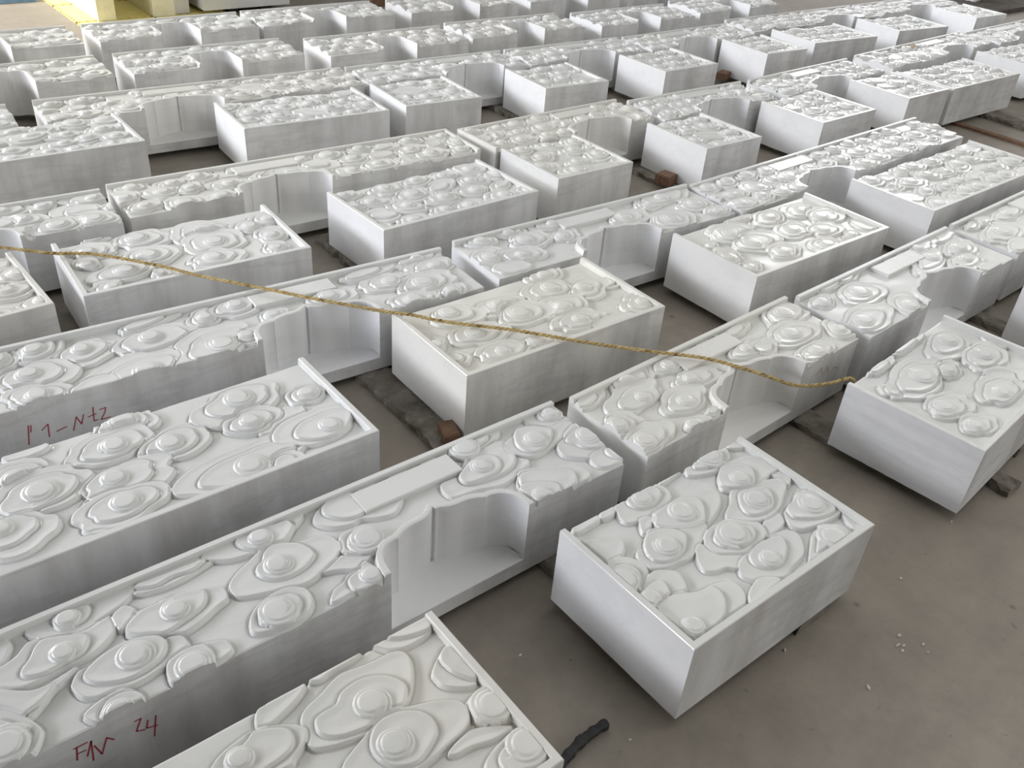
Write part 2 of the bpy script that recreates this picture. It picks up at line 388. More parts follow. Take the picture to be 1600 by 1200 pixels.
    def part(nm, co, polys, mats, fm, sm):
        me = bpy.data.meshes.new(nm)
        loops = np.concatenate([p_.ravel() for p_ in polys]).astype(np.int32); sizes = np.concatenate([np.full(len(p_), p_.shape[1]) for p_ in polys]).astype(np.int32)
        starts = np.concatenate([[0], np.cumsum(sizes)[:-1]]).astype(np.int32)
        me.vertices.add(len(co)); me.vertices.foreach_set('co', co.ravel()); me.loops.add(len(loops)); me.loops.foreach_set('vertex_index', loops)
        me.polygons.add(len(sizes)); me.polygons.foreach_set('loop_start', starts); me.polygons.foreach_set('loop_total', sizes)
        for m_ in mats: me.materials.append(m_)
        me.polygons.foreach_set('material_index', np.array(fm, dtype=np.int32)); me.polygons.foreach_set('use_smooth', np.array(sm))
        me.validate(); me.update(); o2 = bpy.data.objects.new(nm, me); C.objects.link(o2); o2.parent = ob
    tops = [Q]+([np.array(tri, dtype=int)] if tri else [])
    part('carved_top', VV, tops, [M['carved']], [0]*ntop, [True]*ntop)
    part('body', np.array(extra_v, float), [np.array(wall, dtype=int)-base], [M['carved'], M['sawn'], M['end'], M['end']], wm, [wmi == 3 for wmi in wm])
    a = math.radians(yawd); u = np.array([math.cos(a), math.sin(a)]); v = np.array([u[1], -u[0]])
    c = np.array([x, y])+u*L/2+v*W/2
    ob.location = (c[0], c[1], Z0-HT); ob.rotation_euler = (0, 0, a)
    lo = lambda p: (p[0]-L/2, W/2-p[1])
    zt = HT; zb = HT+bed-.003
    # raised border strips
    if 'b' in bd: ribbon('border', [lo((0, 0)), lo((L, 0))], [lo((0, bw)), lo((L, bw))], zb, zt, ob, [1])
    out, inn = [], []
    if 'l' in bd: out.append((0, 0)); inn.append((bw, 0))
    if 'f' in bd:
        out += [(0, W), (L, W)]; inn += [((bw if 'l' in bd else 0), W-bw), ((L-bw if 'r' in bd else L), W-bw)]
    if 'r' in bd: out.append((L, 0)); inn.append((L-bw, 0))
    if 'f' in bd: ribbon('border', [lo(p) for p in out], [lo(p) for p in inn], zb, zt, ob, ([2] if 'l' in bd else [])+[1]+([2] if 'r' in bd else []))
    elif 'b' in bd:
        for s_ in 'lr':
            if s_ in bd:
                xo, xi = (0, bw) if s_ == 'l' else (L, L-bw)
                ribbon('border', [lo((xo, bw)), lo((xo, W))], [lo((xi, bw)), lo((xi, W))], zb, zt, ob, [2])
    if typ == 'A':
        t0, t1 = tu0, tu1; z0_, z1_ = HT+bed-.001, HT-.0055
        V8 = []
        for z_, s_ in ((z0_, 0), (z1_-.002, 0), (z1_, .003)):
            for p in ((t0+s_, .032+s_), (t1-s_, .032+s_), (t1-s_, .114-s_), (t0+s_, .114-s_)): V8.append((*lo(p), z_))
        F8 = [(8, 11, 10, 9)]+[(k+4*r, k+4*(r+1), (k+1) % 4+4*(r+1), (k+1) % 4+4*r) for r in (0, 1) for k in range(4)]
        mesh_obj('tablet', V8, F8, [M['carved']], None, False, ob)
        # ledge left standing at the foot of the recess, its top dished up to the wall
        V8 = []; F8 = []; n_ = 24
        for k in range(n_+1):
            uu = notch+.43*k/n_; dd = float(np.interp(uu, prof[:, 0], prof[:, 1]))+.004
            for (vv, zz) in ((W, 0.0015), (W, HT+SHELF-.003), (W-.004, HT+SHELF), (W-dd*.7, HT+SHELF+.002), (W-dd, HT+SHELF+.008)): V8.append((*lo((uu, vv)), zz))
        for k in range(n_):
            for s_ in range(4): F8.append((k*5+s_, (k+1)*5+s_, (k+1)*5+s_+1, k*5+s_+1))
        o_ = mesh_obj('ledge', V8, F8, [M['end'], M['sawn']], [1 if i_ % 4 == 0 else 0 for i_ in range(len(F8))], [i_ % 4 != 0 for i_ in range(len(F8))], ob)
    if key in MARK:
        V8 = []; F8 = []
        for st in MARK[key]:
            p = np.array(st, float); wdt = .0034
            for a_, b_ in zip(p[:-1], p[1:]):
                d = b_-a_; d = d/max(np.hypot(*d), 1e-6); nrm = np.array([-d[1], d[0]])*wdt*.5; a2 = a_-d*.001; b2 = b_+d*.001; k = len(V8)
                for q_ in (a2-nrm, b2-nrm, b2+nrm, a2+nrm): V8.append((q_[0]-L/2, -W/2-.0007, q_[1]+HT))
                F8.append((k, k+1, k+2, k+3))
        o_ = mesh_obj('written_mark', V8, F8, [M['marker_faint' if key == 'A1b' else 'marker']], None, False, ob)
        o_['label'] = 'handwritten red marking on the sawn side'
    for c_ in ob.children: c_.color = (WARM.get(key, 0), (seed % 97)/97, 0.55 if key == 'B1c' else 0.04, 1)
    return ob
NAMES = {'A': 'notched_marble_block', 'B': 'carved_marble_block', 'U': 'u_shaped_marble_block'}
WARM = {'B2R': .38, 'A3': .25, 'A4': .3, 'A1b': .25, 'A3b': .35, 'U5a': .2, 'B2Rb': .15, 'B3c': .2, 'B1L': .15, 'B3z': .3, 'U6z': .3}
BORD = {'B1L': 'fr', 'A3': 'br', 'A3b': 'bl', 'A4': 'b'}
T={'A1': ('A', -0.55, 1.635, 0, 2.145), 'A1b': ('A', 1.66, 1.618, 2.7, 1.165), 'A1c': ('A', 2.87, 1.65, 2.3, 1.2), 'A1d': ('A', 4.12, 1.7, 2, 1.2), 'B1L': ('B', -0.25, 1.147, 0, 1.07), 'B1R': ('B', 1.238, 1.178, 0, 0.725), 'B1c': ('B', 2.5, 1.165, 5.5, 0.76), 'B1d': ('B', 3.8, 1.19, 2, 0.8), 'A2': ('A', -0.15, 2.835, -3.8, 2.065), 'A2b': ('A', 1.99, 2.72, -2, 1.36), 'A2c': ('A', 3.36, 2.655, 1.8, 2.16), 'B2L': ('B', -0.35, 2.255, 0, 1.425), 'B2R': ('B', 1.465, 2.345, -1.2, 0.9), 'B2Rb': ('B', 2.86, 2.295, -0.2, 0.955), 'B2Rc': ('B', 4.19, 2.285, 0.9, 1.24), 'A3z': ('A', -0.3, 3.96, -2.7, 1.27), 'A3': ('A', 1.005, 3.93, -2.2, 1.75), 'A3b': ('A', 2.81, 3.83, 0.8, 1.19), 'A3c': ('A', 4.05, 3.79, -1.5, 1.03), 'A3d': ('A', 5.165, 3.76, 2.5, 1.22), 'A3e': ('A', 6.54, 3.84, 3, 1.72), 'A3f': ('A', 8.31, 3.9, 2, 1.7), 'B3z': ('B', -0.4, 3.42, 2.5, 0.91), 'B3a': ('B', 0.648, 3.455, -3, 0.85), 'B3b': ('B', 1.79, 3.4, 1, 0.85), 'B3c': ('B', 2.835, 3.48, -1, 0.5), 'B3d': ('B', 3.85, 3.42, -1.5, 0.455), 'B3e': ('B', 4.85, 3.39, 0.7, 0.57), 'B3f': ('B', 5.88, 3.43, -0.5, 0.51), 'B3g': ('B', 6.42, 3.41, -0.5, 0.95), 'B3h': ('B', 7.72, 3.47, -0.5, 0.95), 'A4z': ('A', -0.2, 5.26, -3, 1.12), 'A4': ('A', 1.05, 5.21, -3.3, 1.77), 'A4b': ('A', 2.85, 5.1, -3, 1.18), 'A4c': ('A', 4.07, 5.04, -2.8, 1.05), 'A4d': ('A', 5.16, 4.975, 0, 1.2), 'A4e': ('A', 6.47, 5.07, -1.5, 1.75), 'A4f': ('A', 8.27, 5.02, -1, 1.4), 'B4z': ('B', 0.45, 4.85, -1, 0.9), 'B4a': ('B', 1.86, 4.78, -4.5, 0.83), 'B4b': ('B', 2.81, 4.73, -5, 0.505), 'B4c': ('B', 3.78, 4.65, -5, 0.5), 'B4d': ('B', 4.77, 4.6, -1, 0.53), 'B4e': ('B', 5.9, 4.61, -3, 0.46), 'B4f': ('B', 6.6, 4.67, -5.5, 0.77), 'B4g': ('B', 7.77, 4.63, -7, 0.67), 'B4h': ('B', 9.08, 4.64, -3, 0.53), 'U5a': ('U', 0.5, 5.95, -1, 1.09), 'U5b': ('U', 1.7, 5.92, -1.5, 1.09), 'U5c': ('U', 2.94, 5.82, -1.5, 1.1), 'U5d': ('U', 4.12, 5.84, -2.5, 1.065), 'U5e': ('U', 5.32, 5.75, -1, 1.08), 'U5f': ('U', 6.55, 5.8, -1, 1.09), 'U6z': ('U', 0.56, 6.7, -0.5, 1.09), 'U6a': ('U', 1.75, 6.69, -0.5, 1.09), 'U6b': ('U', 2.88, 6.69, -0.7, 1.09), 'U6c': ('U', 4.12, 6.67, -0.7, 1.07), 'U6d': ('U', 5.33, 6.66, -0.7, 1.07), 'U6e': ('U', 6.5, 6.65, -0.7, 1.07)}
NT={'A1': 0.807, 'A1b': 2.04, 'A1c': 3.31, 'A1d': 4.6, 'A2': 1.04, 'A2b': 2.435, 'A2c': 3.886, 'A3z': 0.16, 'A3': 1.49, 'A3b': 3.38, 'A3c': 4.37, 'A3d': 5.51, 'A3e': 7.43, 'A3f': 8.68, 'A4z': 0.3, 'A4': 1.53, 'A4b': 3.41, 'A4c': 4.39, 'A4d': 5.45, 'A4e': 7.41, 'A4f': 8.75}
CLOUDS={"B1R":[[0,[[[0.057,-0.009],[0.16,-0.011],[0.136,0.015],[0.084,0.021],[0.04,0.02]]]],[0,[[[0.16,-0.011],[0.223,-0.012],[0.175,0.023],[0.133,0.019]]]],[0,[[[0.345,-0.013],[0.472,-0.009],[0.456,0.001],[0.368,0.009]]]],[0,[[[0.671,-0.005],[0.718,-0.004],[0.724,0.04],[0.663,0.012]]]],[[0.575,0.004],[[[0.477,0.001],[0.468,0.029],[0.527,0.055],[0.574,0.059],[0.63,0.04],[0.657,0.007],[0.65,-0.012],[0.579,-0.015],[0.52,-0.012]]]],[[0.277,0.025],[[[0.199,0.003],[0.177,0.037],[0.179,0.068],[0.215,0.08],[0.268,0.086],[0.314,0.08],[0.354,0.064],[0.371,0.037],[0.366,0.011],[0.349,-0.007],[0.285,-0.014],[0.232,-0.006]],[[0.242,0.003],[0.233,0.022],[0.246,0.049],[0.28,0.059],[0.313,0.051],[0.34,0.037],[0.345,0.015],[0.328,-0.003],[0.28,-0.01]]]],[[0.327,0.127],[[[0.253,0.088],[0.236,0.112],[0.24,0.132],[0.264,0.155],[0.289,0.178],[0.319,0.192],[0.354,0.192],[0.406,0.179],[0.458,0.153],[0.478,0.121],[0.456,0.094],[0.418,0.094],[0.371,0.075],[0.314,0.08],[0.275,0.079]],[[0.249,0.093],[0.233,0.125],[0.259,0.159],[0.298,0.187],[0.34,0.19],[0.371,0.17],[0.402,0.135],[0.404,0.105],[0.363,0.081],[0.305,0.083]]]],[0,[[[0.209,0.082],[0.186,0.119],[0.213,0.12],[0.24,0.103],[0.252,0.087],[0.228,0.077]]]],[[0.199,0.192],[[[0.118,0.162],[0.104,0.19],[0.11,0.221],[0.145,0.24],[0.186,0.246],[0.226,0.253],[0.271,0.239],[0.333,0.213],[0.351,0.19],[0.308,0.179],[0.262,0.153],[0.222,0.121],[0.185,0.129],[0.155,0.154],[0.134,0.156]],[[0.176,0.137],[0.142,0.17],[0.136,0.203],[0.154,0.226],[0.188,0.234],[0.225,0.226],[0.255,0.208],[0.274,0.186],[0.258,0.155],[0.222,0.134]]]],[0,[[[0.676,0.154],[0.721,0.156],[0.718,0.196],[0.678,0.216],[0.672,0.185]]]],[0,[[[0.491,0.273],[0.552,0.26],[0.555,0.292],[0.53,0.312],[0.454,0.319]]]],[[0.573,0.123],[[[0.521,0.091],[0.499,0.122],[0.522,0.145],[0.568,0.162],[0.616,0.174],[0.664,0.159],[0.715,0.152],[0.71,0.1],[0.68,0.066],[0.63,0.054],[0.575,0.053]],[[0.562,0.06],[0.515,0.095],[0.517,0.129],[0.561,0.153],[0.592,0.157],[0.62,0.139],[0.64,0.111],[0.629,0.087],[0.6,0.064]]]],[[0.542,0.21],[[[0.428,0.194],[0.418,0.218],[0.444,0.241],[0.489,0.266],[0.539,0.27],[0.583,0.262],[0.625,0.239],[0.674,0.213],[0.672,0.185],[0.646,0.168],[0.592,0.165],[0.542,0.151],[0.516,0.14],[0.475,0.17]],[[0.525,0.161],[0.49,0.195],[0.479,0.224],[0.491,0.245],[0.531,0.253],[0.567,0.247],[0.603,0.214],[0.602,0.183],[0.561,0.166]]]],[0,[[[0.246,0.25],[0.22,0.297],[0.238,0.32],[0.273,0.328],[0.3,0.347],[0.355,0.335],[0.375,0.31],[0.293,0.237]]]],[[0.376,0.264],[[[0.299,0.23],[0.29,0.258],[0.298,0.285],[0.326,0.304],[0.36,0.323],[0.404,0.325],[0.453,0.312],[0.473,0.291],[0.475,0.268],[0.444,0.241],[0.416,0.211],[0.384,0.207],[0.342,0.208]]]],[[0.387,0.373],[[[0.304,0.344],[0.285,0.368],[0.301,0.4],[0.346,0.42],[0.38,0.434],[0.42,0.424],[0.483,0.413],[0.52,0.381],[0.534,0.35],[0.511,0.326],[0.474,0.321],[0.408,0.322],[0.337,0.329]],[[0.358,0.334],[0.343,0.356],[0.353,0.385],[0.384,0.401],[0.423,0.395],[0.466,0.369],[0.481,0.339],[0.454,0.326],[0.406,0.322]]]],[[0.657,0.31],[[[0.565,0.287],[0.542,0.32],[0.551,0.35],[0.589,0.364],[0.639,0.374],[0.704,0.375],[0.724,0.357],[0.727,0.321],[0.719,0.27],[0.682,0.245],[0.628,0.267],[0.591,0.274]],[[0.586,0.278],[0.572,0.312],[0.598,0.335],[0.638,0.356],[0.698,0.36],[0.714,0.32],[0.707,0.277],[0.676,0.256],[0.629,0.269]]]],[[0.594,0.421],[[[0.495,0.42],[0.479,0.437],[0.535,0.439],[0.605,0.439],[0.647,0.438],[0.664,0.414],[0.643,0.388],[0.6,0.377],[0.568,0.379]]]],[0,[[[0.712,0.374],[0.69,0.396],[0.682,0.439],[0.725,0.438],[0.73,0.411]]]],[0,[[[0.063,0.064],[0.098,0.079],[0.121,0.103],[0.11,0.129],[0.076,0.15],[0.036,0.159],[0.035,0.132],[0.033,0.077],[0.032,0.048]]]],[[0.022,0.211],[[[0.025,0.152],[0.06,0.144],[0.091,0.157],[0.107,0.187],[0.101,0.225],[0.073,0.248],[0.039,0.264],[0.04,0.209]]]],[[0.035,0.295],[[[0.1,0.23],[0.14,0.245],[0.159,0.271],[0.146,0.308],[0.128,0.321],[0.075,0.324],[0.032,0.313],[0.039,0.264]],[[0.073,0.259],[0.097,0.263],[0.098,0.292],[0.077,0.312],[0.028,0.317],[0.037,0.269]]]],[0,[[[0.244,0.421],[0.31,0.401],[0.359,0.434],[0.3,0.44],[0.235,0.445]]]],[[0.058,0.411],[[[0.035,0.315],[0.071,0.311],[0.112,0.315],[0.152,0.337],[0.208,0.346],[0.247,0.362],[0.253,0.398],[0.228,0.43],[0.191,0.433],[0.138,0.43],[0.073,0.431],[0.038,0.439],[0.032,0.389],[0.029,0.35]],[[0.027,0.321],[0.088,0.314],[0.145,0.342],[0.191,0.351],[0.191,0.391],[0.139,0.432],[0.068,0.434],[0.035,0.424],[0.026,0.372]]]]],"A1":[[0,[[[0.851,0.021],[0.841,0.042],[0.869,0.061],[0.928,0.069],[0.997,0.058],[1.05,0.038],[0.966,0.011]],[[0.85,0.027],[0.898,0.031],[0.989,0.034],[1.019,0.039],[0.981,0.054],[0.937,0.048],[0.89,0.054]]]],[[1.155,0.048],[[[1.02,0.018],[1.024,0.04],[1.068,0.071],[1.129,0.082],[1.172,0.09],[1.216,0.071],[1.273,0.037],[1.283,0.015],[1.233,0.01],[1.186,0.006],[1.13,0.007],[1.075,0.012]],[[1.105,0.019],[1.109,0.054],[1.148,0.086],[1.193,0.09],[1.241,0.057],[1.239,0.027],[1.206,0.022],[1.164,0.01]]]],[0,[[[1.225,0.225],[1.293,0.204],[1.357,0.243],[1.307,0.266],[1.266,0.245]]]],[[1.37,0.197],[[[1.321,0.148],[1.366,0.14],[1.404,0.152],[1.41,0.192],[1.38,0.222],[1.359,0.239],[1.299,0.2]]]],[0,[[[1.3,0.05],[1.298,0.077],[1.325,0.109],[1.37,0.126],[1.399,0.122],[1.437,0.142],[1.49,0.149],[1.536,0.089],[1.424,0.014],[1.375,0.005],[1.341,0.019]],[[1.337,0.03],[1.33,0.06],[1.366,0.102],[1.419,0.108],[1.458,0.075],[1.421,0.02],[1.375,0.013]]]],[[1.153,0.152],[[[1.033,0.142],[1.026,0.166],[1.038,0.193],[1.086,0.212],[1.142,0.231],[1.194,0.239],[1.241,0.221],[1.288,0.201],[1.31,0.174],[1.308,0.139],[1.285,0.115],[1.236,0.107],[1.194,0.088],[1.143,0.081],[1.097,0.101],[1.059,0.12]],[[1.105,0.134],[1.102,0.162],[1.124,0.189],[1.158,0.2],[1.201,0.195],[1.238,0.174],[1.242,0.15],[1.23,0.12],[1.206,0.099],[1.169,0.084],[1.142,0.098],[1.128,0.119]]]],[[1.087,0.283],[[[1.024,0.271],[1.017,0.306],[1.057,0.325],[1.104,0.331],[1.148,0.321],[1.17,0.294],[1.174,0.259],[1.153,0.235],[1.112,0.225],[1.07,0.234],[1.044,0.248]]]],[[1.319,0.306],[[[1.203,0.327],[1.221,0.296],[1.254,0.285],[1.276,0.27],[1.309,0.268],[1.333,0.258],[1.347,0.294],[1.34,0.329],[1.271,0.326]],[[1.265,0.29],[1.304,0.276],[1.33,0.269],[1.344,0.299],[1.335,0.332],[1.269,0.331]]]],[[0.669,0.133],[[[0.53,0.09],[0.554,0.092],[0.586,0.082],[0.612,0.06],[0.639,0.057],[0.67,0.075],[0.709,0.085],[0.754,0.082],[0.782,0.081],[0.786,0.113],[0.764,0.141],[0.728,0.162],[0.694,0.17],[0.659,0.166],[0.62,0.17],[0.583,0.17],[0.54,0.151],[0.519,0.137]],[[0.585,0.131],[0.59,0.15],[0.624,0.162],[0.663,0.158],[0.7,0.152],[0.722,0.126],[0.72,0.106],[0.684,0.086],[0.649,0.071],[0.625,0.083],[0.608,0.108]]]],[0,[[[0.787,0.083],[0.814,0.07],[0.831,0.086],[0.832,0.105],[0.805,0.127],[0.784,0.133],[0.784,0.107]]]],[[0.704,0.043],[[[0.621,0.015],[0.623,0.038],[0.645,0.062],[0.685,0.077],[0.725,0.088],[0.766,0.077],[0.816,0.062],[0.843,0.044],[0.85,0.015],[0.791,0.003],[0.733,0.009],[0.679,0.007],[0.641,0.011]],[[0.678,0.022],[0.68,0.043],[0.702,0.061],[0.729,0.062],[0.748,0.044],[0.751,0.024],[0.717,0.018]]]],[[0.904,0.153],[[[0.793,0.144],[0.798,0.164],[0.839,0.189],[0.874,0.209],[0.901,0.22],[0.947,0.208],[0.983,0.192],[1.013,0.181],[1.02,0.152],[1.009,0.134],[0.97,0.117],[0.916,0.099],[0.864,0.105],[0.836,0.103],[0.817,0.126]],[[0.793,0.15],[0.854,0.197],[0.907,0.191],[0.955,0.175],[0.975,0.151],[0.973,0.126],[0.928,0.109],[0.875,0.11],[0.834,0.113]]]],[[0.786,0.225],[[[0.656,0.226],[0.666,0.26],[0.691,0.277],[0.725,0.283],[0.774,0.291],[0.832,0.28],[0.885,0.26],[0.893,0.24],[0.884,0.219],[0.846,0.207],[0.757,0.187],[0.703,0.189],[0.676,0.194],[0.66,0.214]],[[0.685,0.21],[0.694,0.239],[0.721,0.259],[0.756,0.272],[0.799,0.27],[0.834,0.255],[0.853,0.227],[0.847,0.199],[0.81,0.179],[0.768,0.175],[0.727,0.184]]]],[[0.877,0.318],[[[0.826,0.296],[0.826,0.331],[0.866,0.333],[0.908,0.334],[0.955,0.326],[0.964,0.311],[0.958,0.286],[0.928,0.273],[0.895,0.263],[0.859,0.267],[0.837,0.275]],[[0.825,0.301],[0.825,0.336],[0.865,0.337],[0.908,0.336],[0.923,0.31],[0.917,0.28],[0.894,0.268],[0.858,0.272],[0.836,0.28]]]],[0,[[[0.519,0.14],[0.587,0.184],[0.627,0.19],[0.681,0.178],[0.666,0.194],[0.626,0.212],[0.601,0.232],[0.562,0.251],[0.522,0.223]],[[0.519,0.145],[0.587,0.19],[0.626,0.199],[0.625,0.21],[0.592,0.231],[0.542,0.242],[0.522,0.228]]]],[[0.716,0.34],[[[0.654,0.306],[0.679,0.291],[0.711,0.284],[0.744,0.288],[0.764,0.311],[0.765,0.33],[0.734,0.331],[0.696,0.337],[0.67,0.335]],[[0.681,0.327],[0.702,0.302],[0.733,0.298],[0.757,0.311],[0.764,0.335],[0.733,0.335],[0.696,0.342]]]],[[0.518,0.293],[[[0.528,0.198],[0.563,0.245],[0.58,0.28],[0.577,0.304],[0.551,0.336],[0.49,0.357],[0.462,0.289],[0.485,0.185]]]],[0,[[[0.574,0.008],[0.584,0.019],[0.587,0.042],[0.575,0.066],[0.556,0.085],[0.539,0.073],[0.557,-0.004]]]],[[1.778,0.132],[[[1.645,0.124],[1.641,0.184],[1.717,0.198],[1.788,0.22],[1.87,0.203],[1.916,0.179],[1.894,0.144],[1.917,0.109],[1.898,0.061],[1.829,0.059],[1.762,0.077],[1.708,0.121]],[[1.704,0.127],[1.707,0.164],[1.763,0.183],[1.829,0.184],[1.877,0.162],[1.906,0.111],[1.889,0.072],[1.821,0.069],[1.757,0.096]],[[1.705,0.13],[1.749,0.106],[1.795,0.092],[1.836,0.109],[1.837,0.144],[1.807,0.171],[1.764,0.175],[1.706,0.165]]]],[[1.79,0.037],[[[1.749,0.013],[1.747,0.053],[1.787,0.073],[1.856,0.055],[1.91,0.04],[1.925,0.02],[1.862,0.016],[1.797,0.009]]]],[[2.108,0.044],[[[2.026,0.01],[2.023,0.039],[2.045,0.061],[2.076,0.096],[2.125,0.098],[2.165,0.077],[2.169,0.024],[2.156,-0.009],[2.067,-0.003]],[[2.069,0.025],[2.075,0.06],[2.124,0.075],[2.153,0.047],[2.152,0.006],[2.107,0.01]]]],[[1.987,0.116],[[[1.899,0.084],[1.887,0.118],[1.916,0.158],[1.951,0.174],[2.005,0.167],[2.054,0.156],[2.113,0.136],[2.138,0.114],[2.119,0.094],[2.069,0.092],[2.024,0.055],[1.981,0.042],[1.945,0.063]],[[1.957,0.058],[1.93,0.098],[1.927,0.132],[1.95,0.162],[1.998,0.157],[2.042,0.128],[2.059,0.102],[2.017,0.063],[1.982,0.052]]]],[[2.128,0.19],[[[2.024,0.173],[2.013,0.215],[2.042,0.249],[2.074,0.269],[2.134,0.259],[2.157,0.246],[2.159,0.188],[2.159,0.12],[2.092,0.137],[2.064,0.156]],[[2.065,0.166],[2.075,0.201],[2.094,0.235],[2.151,0.251],[2.154,0.187],[2.149,0.146]]]],[0,[[[2.075,0.263],[2.061,0.289],[2.08,0.322],[2.151,0.328],[2.16,0.319],[2.152,0.257],[2.132,0.251]],[[2.13,0.266],[2.124,0.29],[2.14,0.322],[2.154,0.324],[2.151,0.273]]]],[[1.845,0.32],[[[1.861,0.203],[1.914,0.218],[1.962,0.25],[2.007,0.266],[2.025,0.312],[2.006,0.333],[1.957,0.333],[1.887,0.337],[1.839,0.33],[1.821,0.286],[1.817,0.246]],[[1.858,0.217],[1.966,0.268],[1.982,0.299],[1.953,0.332],[1.882,0.342],[1.834,0.334],[1.817,0.279]],[[1.81,0.264],[1.841,0.259],[1.886,0.283],[1.909,0.311],[1.887,0.341],[1.829,0.339],[1.814,0.304]]]]],"B1L":[[0,[[[0.916,-0.005],[0.956,-0.009],[1.054,-0.014],[1.048,0.033],[0.996,0.046],[0.944,0.036],[0.92,0.009]],[[0.953,-0.005],[1.051,-0.01],[1.045,0.031],[0.983,0.021]]]],[0,[[[0.758,-0.003],[0.819,-0.01],[0.887,-0.004],[0.857,0.006],[0.809,0.008],[0.775,0.014]]]],[0,[[[0.62,0.036],[0.635,0.005],[0.659,-0.001],[0.729,-0.004],[0.747,0.004],[0.717,0.026],[0.669,0.043],[0.634,0.05]]]],[0,[[[0.982,0.131],[1.025,0.099],[1.049,0.094],[1.063,0.136],[1.041,0.213],[0.986,0.184],[0.976,0.152]],[[1.012,0.117],[1.046,0.098],[1.056,0.158],[1.048,0.204],[1.019,0.168]]]],[[1.034,0.277],[[[0.993,0.238],[1.042,0.224],[1.061,0.238],[1.061,0.31],[1.046,0.323],[0.988,0.295],[0.988,0.263]]]],[0,[[[0.9,0.308],[0.968,0.295],[1.04,0.337],[0.995,0.341],[0.945,0.327],[0.908,0.323]]]],[[1.03,0.392],[[[0.942,0.373],[0.998,0.352],[1.041,0.356],[1.033,0.447],[0.986,0.454],[0.935,0.418]]]],[[0.832,0.128],[[[0.696,0.081],[0.715,0.058],[0.76,0.043],[0.816,0.023],[0.881,0.033],[0.936,0.036],[0.962,0.054],[0.956,0.092],[0.918,0.146],[0.872,0.175],[0.808,0.18],[0.766,0.176],[0.716,0.162],[0.683,0.138]],[[0.721,0.095],[0.714,0.127],[0.742,0.155],[0.799,0.169],[0.864,0.175],[0.903,0.15],[0.915,0.12],[0.891,0.082],[0.848,0.062],[0.799,0.066],[0.773,0.086],[0.743,0.088]]]],[[0.563,0.09],[[[0.617,0.043],[0.668,0.066],[0.696,0.095],[0.683,0.125],[0.653,0.143],[0.63,0.155],[0.542,0.132],[0.494,0.098],[0.526,0.06],[0.582,0.044]],[[0.614,0.05],[0.661,0.075],[0.668,0.102],[0.652,0.125],[0.607,0.135],[0.544,0.13],[0.55,0.081],[0.59,0.059]]]],[[0.821,0.234],[[[0.714,0.216],[0.746,0.197],[0.794,0.178],[0.843,0.159],[0.892,0.175],[0.954,0.201],[0.988,0.229],[0.983,0.269],[0.953,0.288],[0.908,0.296],[0.848,0.305],[0.793,0.298],[0.715,0.25]],[[0.784,0.203],[0.819,0.174],[0.87,0.178],[0.91,0.212],[0.908,0.256],[0.87,0.283],[0.833,0.294],[0.794,0.274],[0.778,0.242]]]]]}
